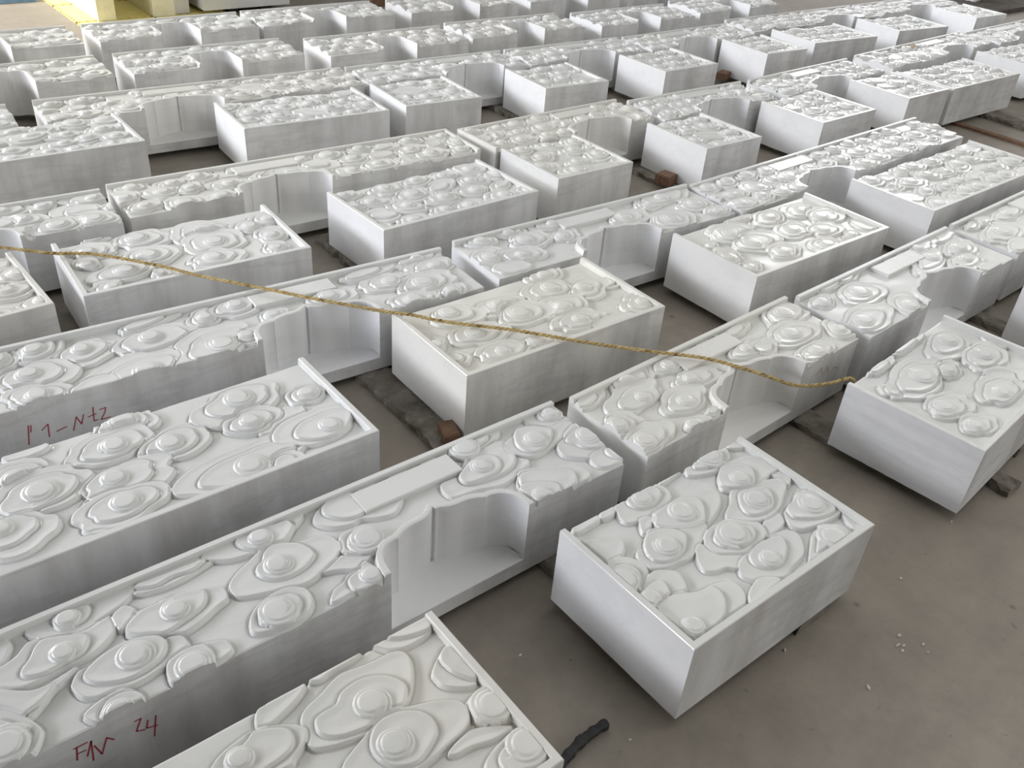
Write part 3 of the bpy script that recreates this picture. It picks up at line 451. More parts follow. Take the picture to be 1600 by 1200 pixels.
ELL={"B2L":[[0,0.589,0.01,0.062,0.029,3.028],[[0.843,0.021],0.844,0.039,0.098,0.062,-3.114],[[0.543,0.118],0.531,0.114,0.097,0.081,2.799],[[0.787,0.118],0.782,0.103,0.123,0.07,3.087],[[0.919,0.187],0.934,0.186,0.104,0.072,3.008],[0,1.224,0.249,0.084,0.049,2.784],[[1.162,0.091],1.15,0.106,0.139,0.086,2.911],[[1.344,0.172],1.345,0.168,0.066,0.048,2.968],[[1.141,0.215],1.155,0.204,0.084,0.061,3.06],[[0.572,0.204],0.57,0.2,0.141,0.084,2.965],[[0.742,0.251],0.771,0.274,0.139,0.077,2.879],[[0.734,0.362],0.724,0.363,0.122,0.07,3.023],[[1.058,0.4],1.056,0.374,0.196,0.085,3.042],[[1.326,0.354],1.298,0.324,0.128,0.081,3.013],[[0.459,0.294],0.49,0.33,0.089,0.072,2.907],[0,1.154,0.426,0.056,0.039,2.906],[0,0.619,0.445,0.056,0.028,3.082]],"A2":[[0,0.916,0.029,0.122,0.036,2.868],[[0.55,0.053],0.558,0.056,0.084,0.069,2.741],[[0.678,0.113],0.687,0.134,0.096,0.075,2.791],[[0.883,0.147],0.907,0.164,0.144,0.086,2.97],[[1.08,0.096],1.076,0.089,0.064,0.056,2.393],[[1.194,0.065],1.201,0.069,0.096,0.069,2.921],[[1.069,0.286],1.043,0.259,0.154,0.089,2.753],[[0.819,0.331],0.776,0.307,0.159,0.095,2.779],[[0.509,0.187],0.532,0.206,0.114,0.087,2.935],[[0.437,0.059],0.439,0.051,0.08,0.068,1.996],[[0.506,0.309],0.513,0.3,0.098,0.062,-2.846],[[1.94,0.032],1.939,0.034,0.113,0.047,2.975],[[1.982,0.115],1.956,0.105,0.119,0.057,3.052],[[1.762,0.152],1.74,0.142,0.099,0.064,3.011],[[1.863,0.221],1.885,0.216,0.129,0.078,3.045],[[1.771,0.312],1.782,0.302,0.099,0.059,-3.089],[[1.504,0.153],1.526,0.154,0.095,0.06,-3.087],[[1.284,0.188],1.296,0.18,0.057,0.038,3.009],[[1.927,0.315],1.945,0.304,0.06,0.039,2.966],[0,1.723,0.047,0.123,0.042,3.025],[[1.159,0.271],1.188,0.277,0.067,0.046,2.865],[0,0.667,0.327,0.072,0.042,3.055],[0,0.929,0.411,0.101,0.041,2.926]],"B2R":[[[0.671,0.029],0.679,0.017,0.093,0.056,3.115],[[0.372,0.13],0.378,0.135,0.128,0.069,-3.024],[0,0.859,0.193,0.084,0.044,-2.944],[[0.183,0.09],0.206,0.11,0.107,0.07,-2.939],[[0.626,0.123],0.607,0.126,0.114,0.074,3.048],[[0.74,0.182],0.757,0.194,0.099,0.07,2.813],[[0.579,0.255],0.57,0.246,0.122,0.072,-3.109],[[0.405,0.214],0.43,0.214,0.119,0.078,3.104],[[0.568,0.362],0.57,0.354,0.114,0.063,-3.136],[[0.861,0.385],0.861,0.37,0.093,0.064,2.882],[[0.185,0.245],0.203,0.251,0.122,0.067,-3.069],[[0.199,0.393],0.217,0.38,0.107,0.056,-3.037],[0,0.049,0.34,0.047,0.043,-2.914],[[0.334,0.396],0.376,0.392,0.076,0.045,-3.137],[[0.026,0.247],0.035,0.234,0.041,0.034,2.265],[0,0.683,0.42,0.097,0.035,-3.052]],"A1b":[[0,0.057,0.031,0.076,0.037,2.963],[[0.228,0.033],0.248,0.034,0.101,0.054,3.111],[[0.202,0.13],0.186,0.105,0.123,0.065,3.008],[[0.413,0.056],0.427,0.047,0.097,0.045,-3.101],[[0.411,0.152],0.447,0.155,0.102,0.049,-2.965],[[0.297,0.228],0.308,0.21,0.108,0.061,3.063],[[0.023,0.184],0.054,0.186,0.071,0.056,-2.91],[0,0.132,0.274,0.055,0.041,2.765],[[0.032,0.287],0.07,0.276,0.109,0.052,3.019],[[0.221,0.326],0.245,0.324,0.056,0.031,3.111],[0,0.338,0.308,0.036,0.022,3.11],[0,0.809,0.04,0.09,0.03,3.04],[[0.732,0.149],0.772,0.147,0.128,0.053,-3.082],[[1.061,0.069],1.07,0.077,0.135,0.069,3.043],[[0.951,0.184],0.971,0.178,0.134,0.069,-3.131],[[0.929,0.306],0.932,0.299,0.106,0.049,3.113],[[1.135,0.266],1.152,0.258,0.069,0.057,1.925],[0,0.805,0.17,0.068,0.046,2.89]],"A1c":[[0,0.226,0.02,0.108,0.024,3.091],[0,0.351,0.016,0.089,0.032,3.046],[[0.265,0.125],0.282,0.127,0.135,0.074,3.14],[[0.054,0.084],0.072,0.075,0.068,0.044,2.998],[[0.065,0.262],0.117,0.253,0.153,0.076,3.089],[[0.339,0.304],0.354,0.274,0.104,0.06,2.467],[0,1.115,0.036,0.119,0.033,3.101],[[0.877,0.043],0.914,0.042,0.147,0.046,3.061],[[0.838,0.13],0.794,0.136,0.163,0.06,2.961],[[1.048,0.151],1.053,0.153,0.124,0.064,2.954],[[0.962,0.223],0.947,0.234,0.115,0.063,3.073],[0,1.005,0.322,0.073,0.04,-3.016]],"A1d":[[[0.161,0.181],0.176,0.181,0.17,0.087,3.024],[[0.177,0.065],0.204,0.055,0.085,0.047,-3.104],[[0.408,0.093],0.437,0.083,0.156,0.052,3.05],[0,0.102,0.295,0.107,0.053,3.012],[0,0.115,0.06,0.067,0.035,3.017]],"B1c":[[0,0.231,0.01,0.094,0.026,3.133],[0,0.451,0.004,0.127,0.021,3.12],[0,0.756,0.198,0.059,0.04,1.959],[[0.587,0.09],0.557,0.102,0.124,0.071,3.093],[[0.595,0.217],0.603,0.224,0.129,0.067,3.029],[0,0.532,0.321,0.105,0.052,-2.716],[[0.265,0.136],0.252,0.127,0.167,0.085,3.076],[[0.384,0.179],0.406,0.177,0.071,0.039,3.024],[[0.396,0.361],0.432,0.342,0.126,0.068,3.115],[[0.146,0.271],0.186,0.276,0.106,0.064,-3.056],[[0.129,0.381],0.162,0.382,0.083,0.049,-2.944],[0,0.099,0.105,0.04,0.034,1.585]],"B2Rb":[[0,0.417,0.025,0.107,0.031,3.111],[0,0.906,0.364,0.063,0.048,1.378],[[0.554,0.087],0.551,0.085,0.114,0.068,2.749],[[0.256,0.116],0.273,0.109,0.139,0.096,-3.089],[[0.262,0.223],0.307,0.225,0.138,0.094,3.083],[0,0.085,0.142,0.056,0.036,2.724],[[0.046,0.269],0.064,0.257,0.082,0.069,1.913],[[0.059,0.378],0.085,0.37,0.062,0.042,2.937],[[0.762,0.12],0.761,0.102,0.112,0.072,2.999],[[0.789,0.209],0.835,0.201,0.122,0.076,3.013],[[0.544,0.233],0.553,0.229,0.117,0.075,2.955],[[0.659,0.305],0.695,0.301,0.107,0.068,3.057],[[0.315,0.355],0.335,0.342,0.1,0.066,3.006],[[0.548,0.409],0.558,0.398,0.097,0.062,3.014],[[0.735,0.41],0.757,0.398,0.058,0.035,2.929]],"A2b":[[[0.261,0.024],0.274,0.021,0.088,0.047,-2.987],[[0.11,0.043],0.115,0.036,0.075,0.054,-2.788],[[0.491,0.042],0.464,0.033,0.099,0.054,-3.023],[[0.288,0.123],0.318,0.122,0.108,0.068,-3.091],[[0.453,0.168],0.48,0.158,0.074,0.058,2.638],[[0.07,0.181],0.078,0.163,0.083,0.071,2.556],[[0.187,0.231],0.2,0.215,0.108,0.065,-3.02],[0,0.098,0.283,0.082,0.052,-3.026],[[1.025,0.088],1.037,0.077,0.075,0.055,2.805],[[1.146,0.057],1.168,0.042,0.173,0.077,3.045],[[1.239,0.181],1.242,0.181,0.102,0.069,-3.044],[[0.823,0.145],0.862,0.148,0.116,0.067,-3.12],[[1.013,0.259],1.021,0.261,0.132,0.095,-3.134],[[1.275,0.298],1.295,0.282,0.074,0.048,-2.985],[0,0.949,-0.035,0.084,0.025,2.895],[0,1.404,0.152,0.059,0.03,1.867]],"B3a":[[0,0.163,-0.005,0.06,0.034,2.968],[[0.101,0.106],0.126,0.09,0.089,0.067,-2.834],[[0.076,0.206],0.079,0.185,0.057,0.045,1.313],[[0.297,0.074],0.32,0.081,0.106,0.088,-2.908],[[0.554,0.111],0.535,0.117,0.128,0.108,-3.041],[[0.722,0.153],0.73,0.133,0.08,0.072,2.736],[[0.291,0.234],0.307,0.225,0.096,0.083,-2.881],[[0.55,0.228],0.553,0.212,0.131,0.102,3.007],[[0.493,0.356],0.51,0.361,0.11,0.073,3.039],[[0.182,0.313],0.169,0.313,0.124,0.07,3.033],[0,0.29,0.382,0.04,0.036,-2.81],[[0.106,0.423],0.088,0.403,0.06,0.048,3.025],[[0.766,0.271],0.774,0.251,0.074,0.069,1.409],[[0.818,0.123],0.826,0.102,0.083,0.073,2.717],[[0.735,0.393],0.743,0.374,0.055,0.051,0.939]]}
TABLET={"A1":[[1.419,0.023],[1.422,0.115],[1.729,0.115],[1.732,0.036]],"A1b":[[0.449,0.032],[0.45,0.115],[0.755,0.114],[0.757,0.036]],"A1c":[[0.487,0.013],[0.477,0.103],[0.799,0.107],[0.792,0.029]],"A2":[[1.257,0.025],[1.258,0.124],[1.57,0.127],[1.566,0.042]],"A2b":[[0.532,0.013],[0.515,0.101],[0.848,0.106],[0.834,0.035]]}
MARK={"A2":[[[0.462,-0.089],[0.45,-0.156]],[[0.469,-0.091],[0.464,-0.114]],[[0.493,-0.118],[0.513,-0.102],[0.508,-0.148]],[[0.531,-0.136],[0.56,-0.129]],[[0.576,-0.15],[0.592,-0.104],[0.602,-0.135],[0.613,-0.103]],[[0.643,-0.086],[0.638,-0.136],[0.649,-0.135]],[[0.624,-0.116],[0.648,-0.112]],[[0.66,-0.101],[0.678,-0.099],[0.673,-0.115],[0.658,-0.138],[0.686,-0.138]]],"A1":[[[0.619,-0.059],[0.645,-0.059]],[[0.625,-0.058],[0.619,-0.096]],[[0.622,-0.078],[0.638,-0.079]],[[0.638,-0.1],[0.652,-0.061],[0.646,-0.121]],[[0.655,-0.079],[0.664,-0.115],[0.68,-0.074],[0.692,-0.09]],[[0.737,-0.068],[0.75,-0.068],[0.736,-0.1],[0.752,-0.108]],[[0.762,-0.084],[0.756,-0.106],[0.778,-0.114]],[[0.779,-0.082],[0.767,-0.143]]],"A1b":[[[0.91,-0.092],[0.935,-0.068],[0.961,-0.107]],[[0.976,-0.108],[0.978,-0.075],[1.002,-0.113]],[[1.024,-0.117],[1.035,-0.101],[1.071,-0.12]]]}
WEDGE=[[1.425, 1.925, 0.055, 0.09, -20, 0.035, 'reddish wood wedge beside the crusted sleeper under the yellowish block'], [3.785, 3.16, 0.09, 0.09, 12, 0.055, 'reddish-brown wood cube beside a small block, above the junction of two notched blocks'], [5.82, 4.47, 0.11, 0.08, 20, 0.05, 'dark brown wood block on the floor behind the notched blocks, upper middle right']]
ROPE=[[0.371, 3.562, 0.016], [0.481, 3.479, 0.016], [0.622, 3.347, 0.014], [0.754, 3.262, 0.012], [0.918, 3.063, 0.01], [1.006, 2.927, 0.008], [1.141, 2.736, 0.012], [1.29, 2.54, 0.01], [1.442, 2.36, 0.006], [1.499, 2.283, 0.014], [1.589, 2.178, 0.008], [1.748, 2.019, 0.008], [1.886, 1.842, 0.012], [1.984, 1.752, 0.004], [2.062, 1.646, 0.014], [2.191, 1.529, 0.008], [2.261, 1.418, 0.004], [2.316, 1.35, -0.01], [2.403, 1.292, -0.045], [2.523, 1.25, -0.06], [2.607, 1.226, -0.055], [2.655, 1.232, -0.075], [2.72, 1.245, -0.12], [2.78, 1.25, -0.2]]
CABLE=[[0.934, 0.793, 0.013], [0.969, 0.804, 0.013], [1.018, 0.813, 0.013], [1.063, 0.817, 0.013], [1.107, 0.813, 0.013]]
CHIPS=[[1.746, 0.497, 0.016, 0.009, 60, 'white marble chip alone on the floor at the lower right'], [1.97, 0.545, 0.014, 0.007, -10, 'uppermost white chip of the small cluster on the floor right of the nearest block'], [1.937, 0.528, 0.02, 0.005, -10, 'long thin white chip at the left of the small chip cluster'], [1.948, 0.518, 0.013, 0.006, -10, 'middle white chip of the small chip cluster on the floor'], [1.929, 0.51, 0.01, 0.008, 0, 'lowest white chip of the small chip cluster on the floor'], [1.997, 0.488, 0.013, 0.005, 0, 'thin white chip at the right of the small chip cluster'], [1.984, 0.466, 0.006, 0.005, 0, 'tiny white crumb below the thin chip on the right'], [2.17, 0.663, 0.009, 0.008, 0, 'white crumb on the floor above the chip cluster, level with the block corner'], [1.662, 0.701, 0.012, 0.006, 50, 'grey-white chip in the shadow beside the front face of the nearest block'], [1.07, 1.098, 0.012, 0.006, 10, 'white chip on the floor between the two front blocks'], [1.129, 0.753, 0.009, 0.005, -20, 'small white chip on the floor right of the black hose'], [2.541, 0.706, 0.008, 0.006, 0, 'white crumb below the corner of the block at the right edge']]
LABEL={'B1R': 'nearest whole white block, lower right, cloud spirals on top inside a raised border', 'B1L': 'white block cut off by the bottom edge, large cloud spirals, bordered corner pointing right', 'B1c': 'white block at the right edge beyond the bare floor, streaked grey end facing the camera', 'B1d': 'block cut off by the right edge, only its plain white end visible', 'A1': 'nearest long notched block with faint red handwriting, running in from the lower left', 'A1b': 'notched block behind the nearest whole block, rope end hanging over its recess', 'A1c': 'notched block at the right whose flat tablet shines bluish white', 'A1d': 'notched block cut off by the right edge beside the shining-tablet block', 'B2L': 'long bordered white block on the left with a dark front face below its carving', 'B2R': 'yellowish-topped white block in the centre with the rope crossing it', 'B2Rb': 'carved white block right of centre with glossy highlights on its spirals', 'B2Rc': 'long carved white block at the right edge above the shining-tablet block', 'A2': 'notched block marked with red handwriting on its left side, rope lying across', 'A2b': 'notched block behind the yellowish-topped centre block, recess open to the floor', 'A2c': 'long notched block running to upper right, narrow tablet along its back border', 'B3z': 'white block cut off by the left edge, bordered corner beside the rope', 'B3a': 'white block at the left with the rope crossing its near corner'}
WD = {'A': .335, 'B': .463, 'U': .40}
ORD = ['first', 'second', 'third', 'fourth', 'fifth', 'sixth', 'seventh', 'eighth', 'ninth', 'tenth']
rows = {}
for n in T: rows.setdefault(n[:2], []).append(n)
KIND = {'A': 'scallop-notched marble block', 'B': 'oblong cloud-carved marble block', 'U': 'U-shaped cloud-carved marble block'}
GR = {'A': 'notched blocks laid in rows', 'B': 'oblong carved blocks laid in rows', 'U': 'U-shaped carved blocks laid in the back rows'}
ROWN = {'A1': 'nearest row of notched blocks', 'A2': 'second notched-block row from front', 'A3': 'third notched-block row from front', 'A4': 'farthest row of notched blocks',
        'B1': 'nearest row of oblong blocks', 'B2': 'second oblong-block row from front', 'B3': 'third oblong-block row from front', 'B4': 'farthest row of oblong blocks', 'U5': 'nearer row of U-shapes', 'U6': 'farthest row of U-shapes'}
for n, (typ, x, y, a, L) in T.items():
    r = n[:2]; k = rows[r].index(n)
    lab = LABEL.get(n) or '%s, %s from the left in the %s' % (KIND[typ], ORD[k], ROWN[r])
    res = {'1': .0019, '2': .0023, '3': .0032, '4': .0044, '5': .0060, '6': .0075}[n[1]]
    block(n, typ, x, y, a, L, WD[typ], res*RES, lab, 'carved stone', GR[typ], NT.get(n) - x if typ == 'A' else (.405 if typ == 'U' else None))
# ---------------- floor ----------------
fo = mesh_obj('floor', [(-25, -12, 0), (60, -12, 0), (60, 60, 0), (-25, 60, 0)], [(0, 1, 2, 3)], [M['floor']]); fo['kind'] = 'structure'
if SHADE_TOP:
    co = mesh_obj('shade_slab', [(x_, y_, z_) for z_ in (SHADE_TOP[4], SHADE_TOP[4]+.2) for x_, y_ in ((SHADE_TOP[0], SHADE_TOP[2]), (SHADE_TOP[1], SHADE_TOP[2]), (SHADE_TOP[1], SHADE_TOP[3]), (SHADE_TOP[0], SHADE_TOP[3]))], [(0, 1, 2, 3), (7, 6, 5, 4), (0, 4, 5, 1), (1, 5, 6, 2), (2, 6, 7, 3), (3, 7, 4, 0)], [M['wall']]); co['kind'] = 'structure'  # added overhead slab out of view, shades the near-left tops
if SHADE_SIDE:
    co = mesh_obj('shade_wall', [(x_, y_, z_) for z_ in (0, SHADE_SIDE[4]) for x_, y_ in ((SHADE_SIDE[0], SHADE_SIDE[2]), (SHADE_SIDE[1], SHADE_SIDE[2]), (SHADE_SIDE[1], SHADE_SIDE[3]), (SHADE_SIDE[0], SHADE_SIDE[3]))], [(0, 1, 2, 3), (7, 6, 5, 4), (0, 4, 5, 1), (1, 5, 6, 2), (2, 6, 7, 3), (3, 7, 4, 0)], [M['wall']]); co['kind'] = 'structure'  # added wall out of view, cuts the side light at the near left
# ---------------- sleepers ----------------
def rough_bar(name, x, y0, y1, wd, ht, seed, material, z0=0.0, rough=.006, vertical_x=False):
    rng = np.random.default_rng(seed); n = max(6, int((y1-y0)/.025)); V8 = []; F8 = []
    prof_ = [(-.5, 0), (-.5, .75), (-.40, 1), (-.1, 1), (.2, 1), (.42, 1), (.5, .7), (.5, 0)]
    for k in range(n+1):
        yy = y0+(y1-y0)*k/n; off = rng.normal(0, rough*.4)
        for (px_, pz_) in prof_:
            r_ = rng.normal(0, rough, 2); V8.append((x+px_*wd+off+(r_[0] if pz_ < .9 else r_[0]*.6), yy, z0+max(0, pz_*ht-(abs(r_[1])*.5 if pz_ > 0 else 0))))
    m_ = len(prof_)
    for k in range(n):
        for s_ in range(m_-1): F8.append((k*m_+s_, k*m_+s_+1, (k+1)*m_+s_+1, (k+1)*m_+s_))
    F8.append(tuple(range(m_))); F8.append(tuple(range(n*m_+m_-1, n*m_-1, -1)))
    return mesh_obj(name, V8, F8, [material], None, True if False else False)
SLH = Z0-HT-.0005
VIS = [(1.425, 1.86, 2.80, .13, 'grey cement-crusted timber sleeper on the floor left of the yellowish block', 'red'),
       (2.585, 1.17, 1.72, .10, 'dusty timber sleeper running under the block at the right edge, open end showing', ''),
       (1.83, 2.90, 3.52, .10, 'dark dusty sleeper showing behind the block under the rope on the left', ''),
       (1.80, .715, 1.60, .12, 'rough sleeper just showing under the front edge of the nearest block', ''),
       (3.85, 2.86, 3.42, .13, 'pale dusty sleeper with a reddish wood cube beside it', ''),
       (3.80, 4.10, 4.85, .12, 'dusty sleeper showing in the gap behind the small blocks, upper middle', ''),
       (2.86, .66, 1.25, .09, 'crusted sleeper poking out below the block at the right edge', ''),
       (7.10, 2.55, 3.95, .16, 'broad pale dusty sleeper on the floor at the right edge', '')]
for k, (x, y0, y1, wd, lab, _) in enumerate(VIS):
    o = rough_bar('timber_sleeper', x, y0, y1, wd, SLH, k+5, M['dusty_timber']); tag(o, lab, 'timber', 'sleepers under the blocks')
HID = []
for r, (y0, y1) in {'1': (.75, 1.58), '2': (1.92, 2.62), '3': (3.02, 3.80), '4': (4.28, 4.95), '5': (5.5, 5.80), '6': (6.33, 6.6)}.items():
    for n, (typ, x, y, a, L) in T.items():
        if n[1] != r or typ == 'A': continue
        for f_ in (.16, .80): HID.append((x+L*f_, y0, y1))
for k, (x, y0, y1) in enumerate(HID):
    if any(abs(x-v[0]) < .17 and y1 > v[1] and y0 < v[2] for v in VIS): continue
    o = rough_bar('timber_sleeper', x, y0, y1, .08, SLH, k+50, M['dusty_timber'], rough=.003); tag(o, 'dusty timber sleeper lying in the dark underneath the carved blocks', 'timber', 'sleepers hidden under the blocks')
# ---------------- wedges ----------------
def prism(name, pts, z0, z1, material, parent=None, top=None, bev=0.0):
    n = len(pts); top = top or pts
    V8 = [(*p, z0) for p in pts]+[(*p, z1-bev) for p in top]
    F8 = [tuple(range(n-1, -1, -1))]+[(k, (k+1) % n, n+(k+1) % n, n+k) for k in range(n)]
    if bev:
        c_ = np.mean(top, 0); ins = [tuple(np.array(p)+(c_-np.array(p))/max(np.linalg.norm(c_-np.array(p)), 1e-6)*bev*1.4) for p in top]
        V8 += [(*p, z1) for p in ins]; F8 += [(n+k, n+(k+1) % n, 2*n+(k+1) % n, 2*n+k) for k in range(n)]; F8.append(tuple(range(2*n, 3*n)))
    else: F8.append(tuple(range(n, 2*n)))
    return mesh_obj(name, V8, F8, [material], None, False, parent)
def rect(cx, cy, wx, wy, a=0):
    a = math.radians(a); ca, sa = math.cos(a), math.sin(a)
    return [(cx+dx*ca-dy*sa, cy+dx*sa+dy*ca) for dx, dy in ((-wx/2, -wy/2), (wx/2, -wy/2), (wx/2, wy/2), (-wx/2, wy/2))]
for (cx, cy, wx, wy, a, h, lab) in WEDGE:
    o = prism('wooden_wedge', rect(cx, cy, wx, wy, a), .0355, .0355+h, M['red_wood'], bev=.006); tag(o, lab, 'wood block', 'reddish wood blocks between the stones')
# board with a reddish strip
o = prism('wooden_batten', rect(6.66, 2.75, .055, 1.1, 2), .0, .018, M['red_wood'], bev=.003); tag(o, 'thin reddish-brown batten lying on the floor at the right edge', 'wood strip')
# ---------------- rope ----------------
pts = np.array(ROPE, float)
seg = []
for i in range(len(pts)-1):
    p0, p1, p2, p3 = pts[max(i-1, 0)], pts[i], pts[i+1], pts[min(i+2, len(pts)-1)]
    for s_ in np.arange(14)/14: seg.append(.5*((2*p1)+(-p0+p2)*s_+(2*p0-5*p1+4*p2-p3)*s_*s_+(-p0+3*p1-3*p2+p3)*s_**3))
seg = np.array(seg); d = np.gradient(seg, axis=0); d /= np.linalg.norm(d, axis=1)[:, None]
fine = np.linspace(0, len(seg)-1, 1500); P_ = np.stack([np.interp(fine, np.arange(len(seg)), seg[:, k]) for k in range(3)], 1); D_ = np.stack([np.interp(fine, np.arange(len(seg)), d[:, k]) for k in range(3)], 1)
arc = np.concatenate([[0], np.cumsum(np.linalg.norm(np.diff(P_, axis=0), axis=1))])
side = np.cross(D_, (0, 0, 1)); side /= np.linalg.norm(side, axis=1)[:, None]; upn = np.cross(side, D_)
V8 = []; F8 = []; rs = np.random.default_rng(3)
for st in range(3):
    ph = arc*2*np.pi/.055+st*2.094; cen = P_+.0034*(np.cos(ph)[:, None]*side+np.sin(ph)[:, None]*upn)
    b0 = len(V8); rad = .0032*(1+.12*np.sin(arc*210+st)+.1*rs.normal(size=len(arc)))
    for k in range(len(P_)):
        for q in range(6): an = q*math.pi/3; V8.append(tuple(cen[k]+rad[k]*(math.cos(an)*side[k]+math.sin(an)*upn[k])))
    for k in range(len(P_)-1):
        for q in range(6): F8.append((b0+k*6+q, b0+k*6+(q+1) % 6, b0+(k+1)*6+(q+1) % 6, b0+(k+1)*6+q))
o = mesh_obj('jute_rope', V8, F8, [M['jute']], None, True); o.location.z = Z0; tag(o, 'yellowish twisted jute rope lying slack across the white blocks', 'rope')
# ---------------- black cable piece ----------------
def tube(name, path, rad, material, nseg=8, jitter=0.0, parent=None):
    p = np.array(path, float); n = len(p); dd = np.gradient(p, axis=0); dd /= np.linalg.norm(dd, axis=1)[:, None]
    sd = np.cross(dd, (0, 0, 1)); sd /= np.linalg.norm(sd, axis=1)[:, None]; un = np.cross(sd, dd); V8 = []; F8 = []; rs = np.random.default_rng(9)
    for k in range(n):
        r_ = rad[k] if hasattr(rad, '__len__') else rad
        for q in range(nseg): an = q*2*math.pi/nseg; rr = r_*(1+jitter*rs.normal()); V8.append(tuple(p[k]+rr*(math.cos(an)*sd[k]+math.sin(an)*un[k])))
    for k in range(n-1):
        for q in range(nseg): F8.append((k*nseg+q, k*nseg+(q+1) % nseg, (k+1)*nseg+(q+1) % nseg, (k+1)*nseg+q))
    F8.append(tuple(range(nseg-1, -1, -1))); F8.append(tuple(range((n-1)*nseg, n*nseg)))
    return mesh_obj(name, V8, F8, [material], None, True, parent)
sp = [(.885+.036*k, .795-.02*math.sin(k*.7)+.004*k, .014+.002*math.sin(k*1.9)) for k in range(8)]
cp = np.array(CABLE); cf = np.stack([np.interp(np.linspace(0, len(cp)-1, 22), np.arange(len(cp)), cp[:, k]) for k in range(3)], 1)
o = tube('black_strap', cf, .0125*(1+.12*np.sin(np.arange(22)*1.3)), M['black_plastic'], 8, .12); tag(o, 'short piece of crumpled black hose on the floor at the bottom edge', 'hose')
# ---------------- marble chips on the floor ----------------
def chip(x, y, l, wd, a, k, lab):
    rng = np.random.default_rng(k); n = 7; tt = np.arange(n)/n*2*np.pi
    pl = [(l/2*math.cos(t_)*rng.uniform(.8, 1.1), wd/2*math.sin(t_)*rng.uniform(.8, 1.1)) for t_ in tt]; a = math.radians(a)
    pl = [(x+p*math.cos(a)-q*math.sin(a), y+p*math.sin(a)+q*math.cos(a)) for p, q in pl]
    o = prism('marble_chip', pl, 0, .006, M['chip_white'], bev=.002); tag(o, lab, 'stone chip', 'white marble chips on the floor')
for k, c_ in enumerate(CHIPS): chip(*c_[:5], k, c_[5])
# ---------------- background ----------------
def box(name, x0, x1, y0, y1, z0, z1, material, label, cat, group=None, bev=.006):
    o = prism(name, [(x0, y0), (x1, y0), (x1, y1), (x0, y1)], z0, z1, material, bev=bev); tag(o, label, cat, group); return o
# daylight through the doorway at the far left end of the hall, plus the added fill
for nm, lc, tgt, sx_, sy_, pw, cl, spf in LAMPS:
    ld = bpy.data.lights.new(nm, 'AREA'); ld.shape = 'RECTANGLE'; ld.size = sx_; ld.size_y = sy_; ld.energy = pw; ld.color = cl
    ld.specular_factor = spf; lo_ = bpy.data.objects.new(nm, ld); C.objects.link(lo_); lo_.location = lc; lo_.rotation_euler = (Vector(tgt)-Vector(lc)).to_track_quat('-Z', 'Y').to_euler()
ld = bpy.data.lights.new('sun_through_doorway', 'SPOT'); ld.energy = SPOTW; ld.spot_size = math.radians(17); ld.spot_blend = .35; ld.shadow_soft_size = .12; ld.color = (1, .95, .86)
lo_ = bpy.data.objects.new('sun_through_doorway', ld); C.objects.link(lo_); lo_.location = (-5.5, 10.6, 4.2); lo_.rotation_euler = (Vector((1.5, 8.5, 0))-lo_.location).to_track_quat('-Z', 'Y').to_euler()
# foam mats with toothed edges: one tile each
def foam(x0, y0, s_, lab):
    pl = []; tn = 9; e = s_/tn
    for k in range(tn):
        for (a_, b_) in ((0, 0), (.3, 0), (.22, -.32), (.78, -.32), (.7, 0)): pl.append((x0+(k+a_)*e, y0+b_*e))
    for k in range(tn): pl += [(x0+s_, y0+k*e)]
    for k in range(tn): pl += [(x0+s_-k*e, y0+s_)]
    for k in range(tn):
        for (a_, b_) in ((0, 0), (.3, 0), (.22, -.32), (.78, -.32), (.7, 0)): pl.append((x0+b_*e, y0+s_-(k+a_)*e))
    n = len(pl); V8 = [(*p, 0.0) for p in pl]+[(*p, .014) for p in pl]
    F8 = [(k, (k+1) % n, n+(k+1) % n, n+k) for k in range(n)]+[tuple(range(n, 2*n))]
    o = mesh_obj('foam_mat', V8, F8, [M['yellow_foam']], None, False); tag(o, lab, 'floor mat', 'yellow foam mats in the background')
foam(2.06, 7.30, .58, 'yellow foam puzzle mat nearest the carved blocks, toothed left edge'); foam(2.06, 7.92, .58, 'yellow foam puzzle mat under the front of the upright veined slab')
foam(2.06, 8.54, .58, 'yellow foam puzzle mat farthest back beside the blue tray'); foam(2.68, 7.92, .58, 'yellow foam puzzle mat lying between the two upright cream slabs'); foam(2.68, 8.54, .56, 'yellow foam puzzle mat at the top edge between the cream slabs')
foam(2.68, 7.30, .58, 'yellow foam puzzle mat behind the far U-shaped blocks, second from left')
box('stone_slab', 2.20, 2.34, 7.86, 9.3, .016, 1.1, M['cream_marble'], 'upright pale yellow-green veined stone slab standing on yellow mat, left one', 'stone slab', 'upright stones on the mats')
box('stone_slab', 2.64, 2.82, 7.86, 9.3, .016, 1.1, M['cream_marble'], 'upright cream stone slab standing on yellow mat, right one', 'stone slab', 'upright stones on the mats')
box('grey_stone_block', 2.83, 2.96, 7.9, 8.9, .016, .9, M['grey_slab'], 'grey upright stone beside the right cream slab', 'stone slab')
ob = box('pale_worktop', 3.04, 3.82, 7.78, 8.75, .05, .7, M['grey_slab'], 'large pale grey stone block raised off the floor at top left', 'stone block')
box('timber_support', 3.30, 3.38, 7.9, 8.7, 0, .05, M['dark_wood'], 'dark timber bearer under the large pale grey stone block', 'timber')
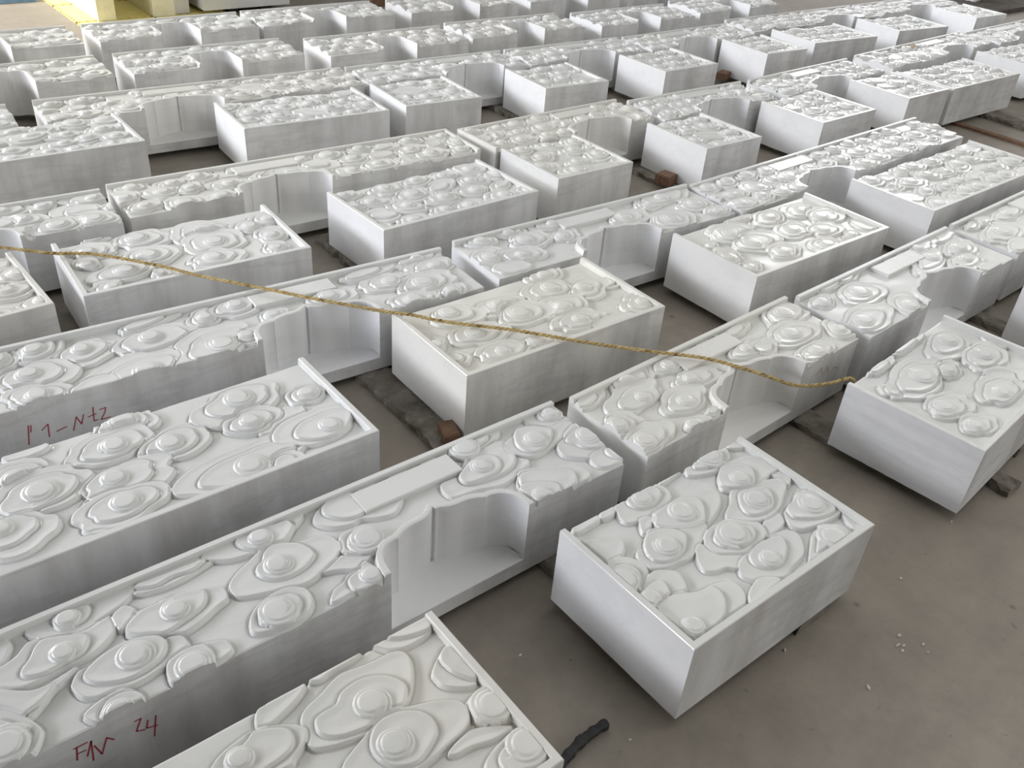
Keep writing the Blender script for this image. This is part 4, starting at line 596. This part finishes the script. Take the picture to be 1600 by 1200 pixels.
box('timber_support', 3.6, 3.7, 7.9, 8.7, 0, .05, M['dark_wood'], 'second dark timber bearer under the large pale grey stone block', 'timber')
box('teal_crate', 3.86, 4.30, 8.3, 8.8, 0, .45, M['teal_sheet'], 'teal-grey box at the top edge behind the far blocks', 'box')
box('teal_crate', 4.34, 4.70, 8.25, 8.75, 0, .42, M['grey_slab'], 'light grey box beside the teal-grey box at the top edge', 'box')
box('orange_crate', 4.57, 4.72, 7.62, 7.74, 0, .17, M['red_wood'], 'small orange-brown wooden crate at the top edge behind the U-shaped blocks', 'crate')
box('blue_tray', 1.66, 1.98, 8.76, 9.2, 0, .04, M['blue_sheet'], 'pale blue tray on the floor at the top left edge', 'tray')
box('dark_platform', 10.9, 13.5, 4.9, 6.6, 0, .05, M['dark_wood'], 'dark brown timber platform at the top right corner', 'platform')
def boulder(x, y, z, r, seed, lab, material):
    import bmesh
    bm = bmesh.new(); bmesh.ops.create_icosphere(bm, subdivisions=3, radius=1); rng = np.random.default_rng(seed); ph = rng.uniform(0, 6, 6)
    for v_ in bm.verts:
        c_ = v_.co; f_ = 1+.16*math.sin(3*c_.x+ph[0])+.13*math.sin(4*c_.y+ph[1])+.1*math.sin(5*c_.z+ph[2])
        v_.co = Vector((c_.x*r[0]*f_, c_.y*r[1]*f_, max(c_.z*r[2]*f_, -r[2]*.7)))
    me = bpy.data.meshes.new('rough_stone'); bm.to_mesh(me); bm.free(); me.materials.append(material); o = bpy.data.objects.new('rough_stone', me); C.objects.link(o); o.location = (x, y, z+r[2]*.7)
    tag(o, lab, 'stone', 'rough stones at the top right')
boulder(11.35, 5.35, .05, (.13, .10, .14), 1, 'small pale rough stone on the dark platform, leftmost of the stones at top right', M['chip_white'])
boulder(12.3, 5.6, .05, (.35, .28, .25), 2, 'larger olive-grey rough stone on the dark platform in the top right corner', M['olive_stone'])
# chip of wood
o = prism('wood_chip', rect(7.30, 3.80, .10, .025, 25), Z0-.004, Z0+.012, M['pale_wood'], bev=.003); tag(o, 'small tan wood chip lying on a notched block at the upper right', 'wood chip')
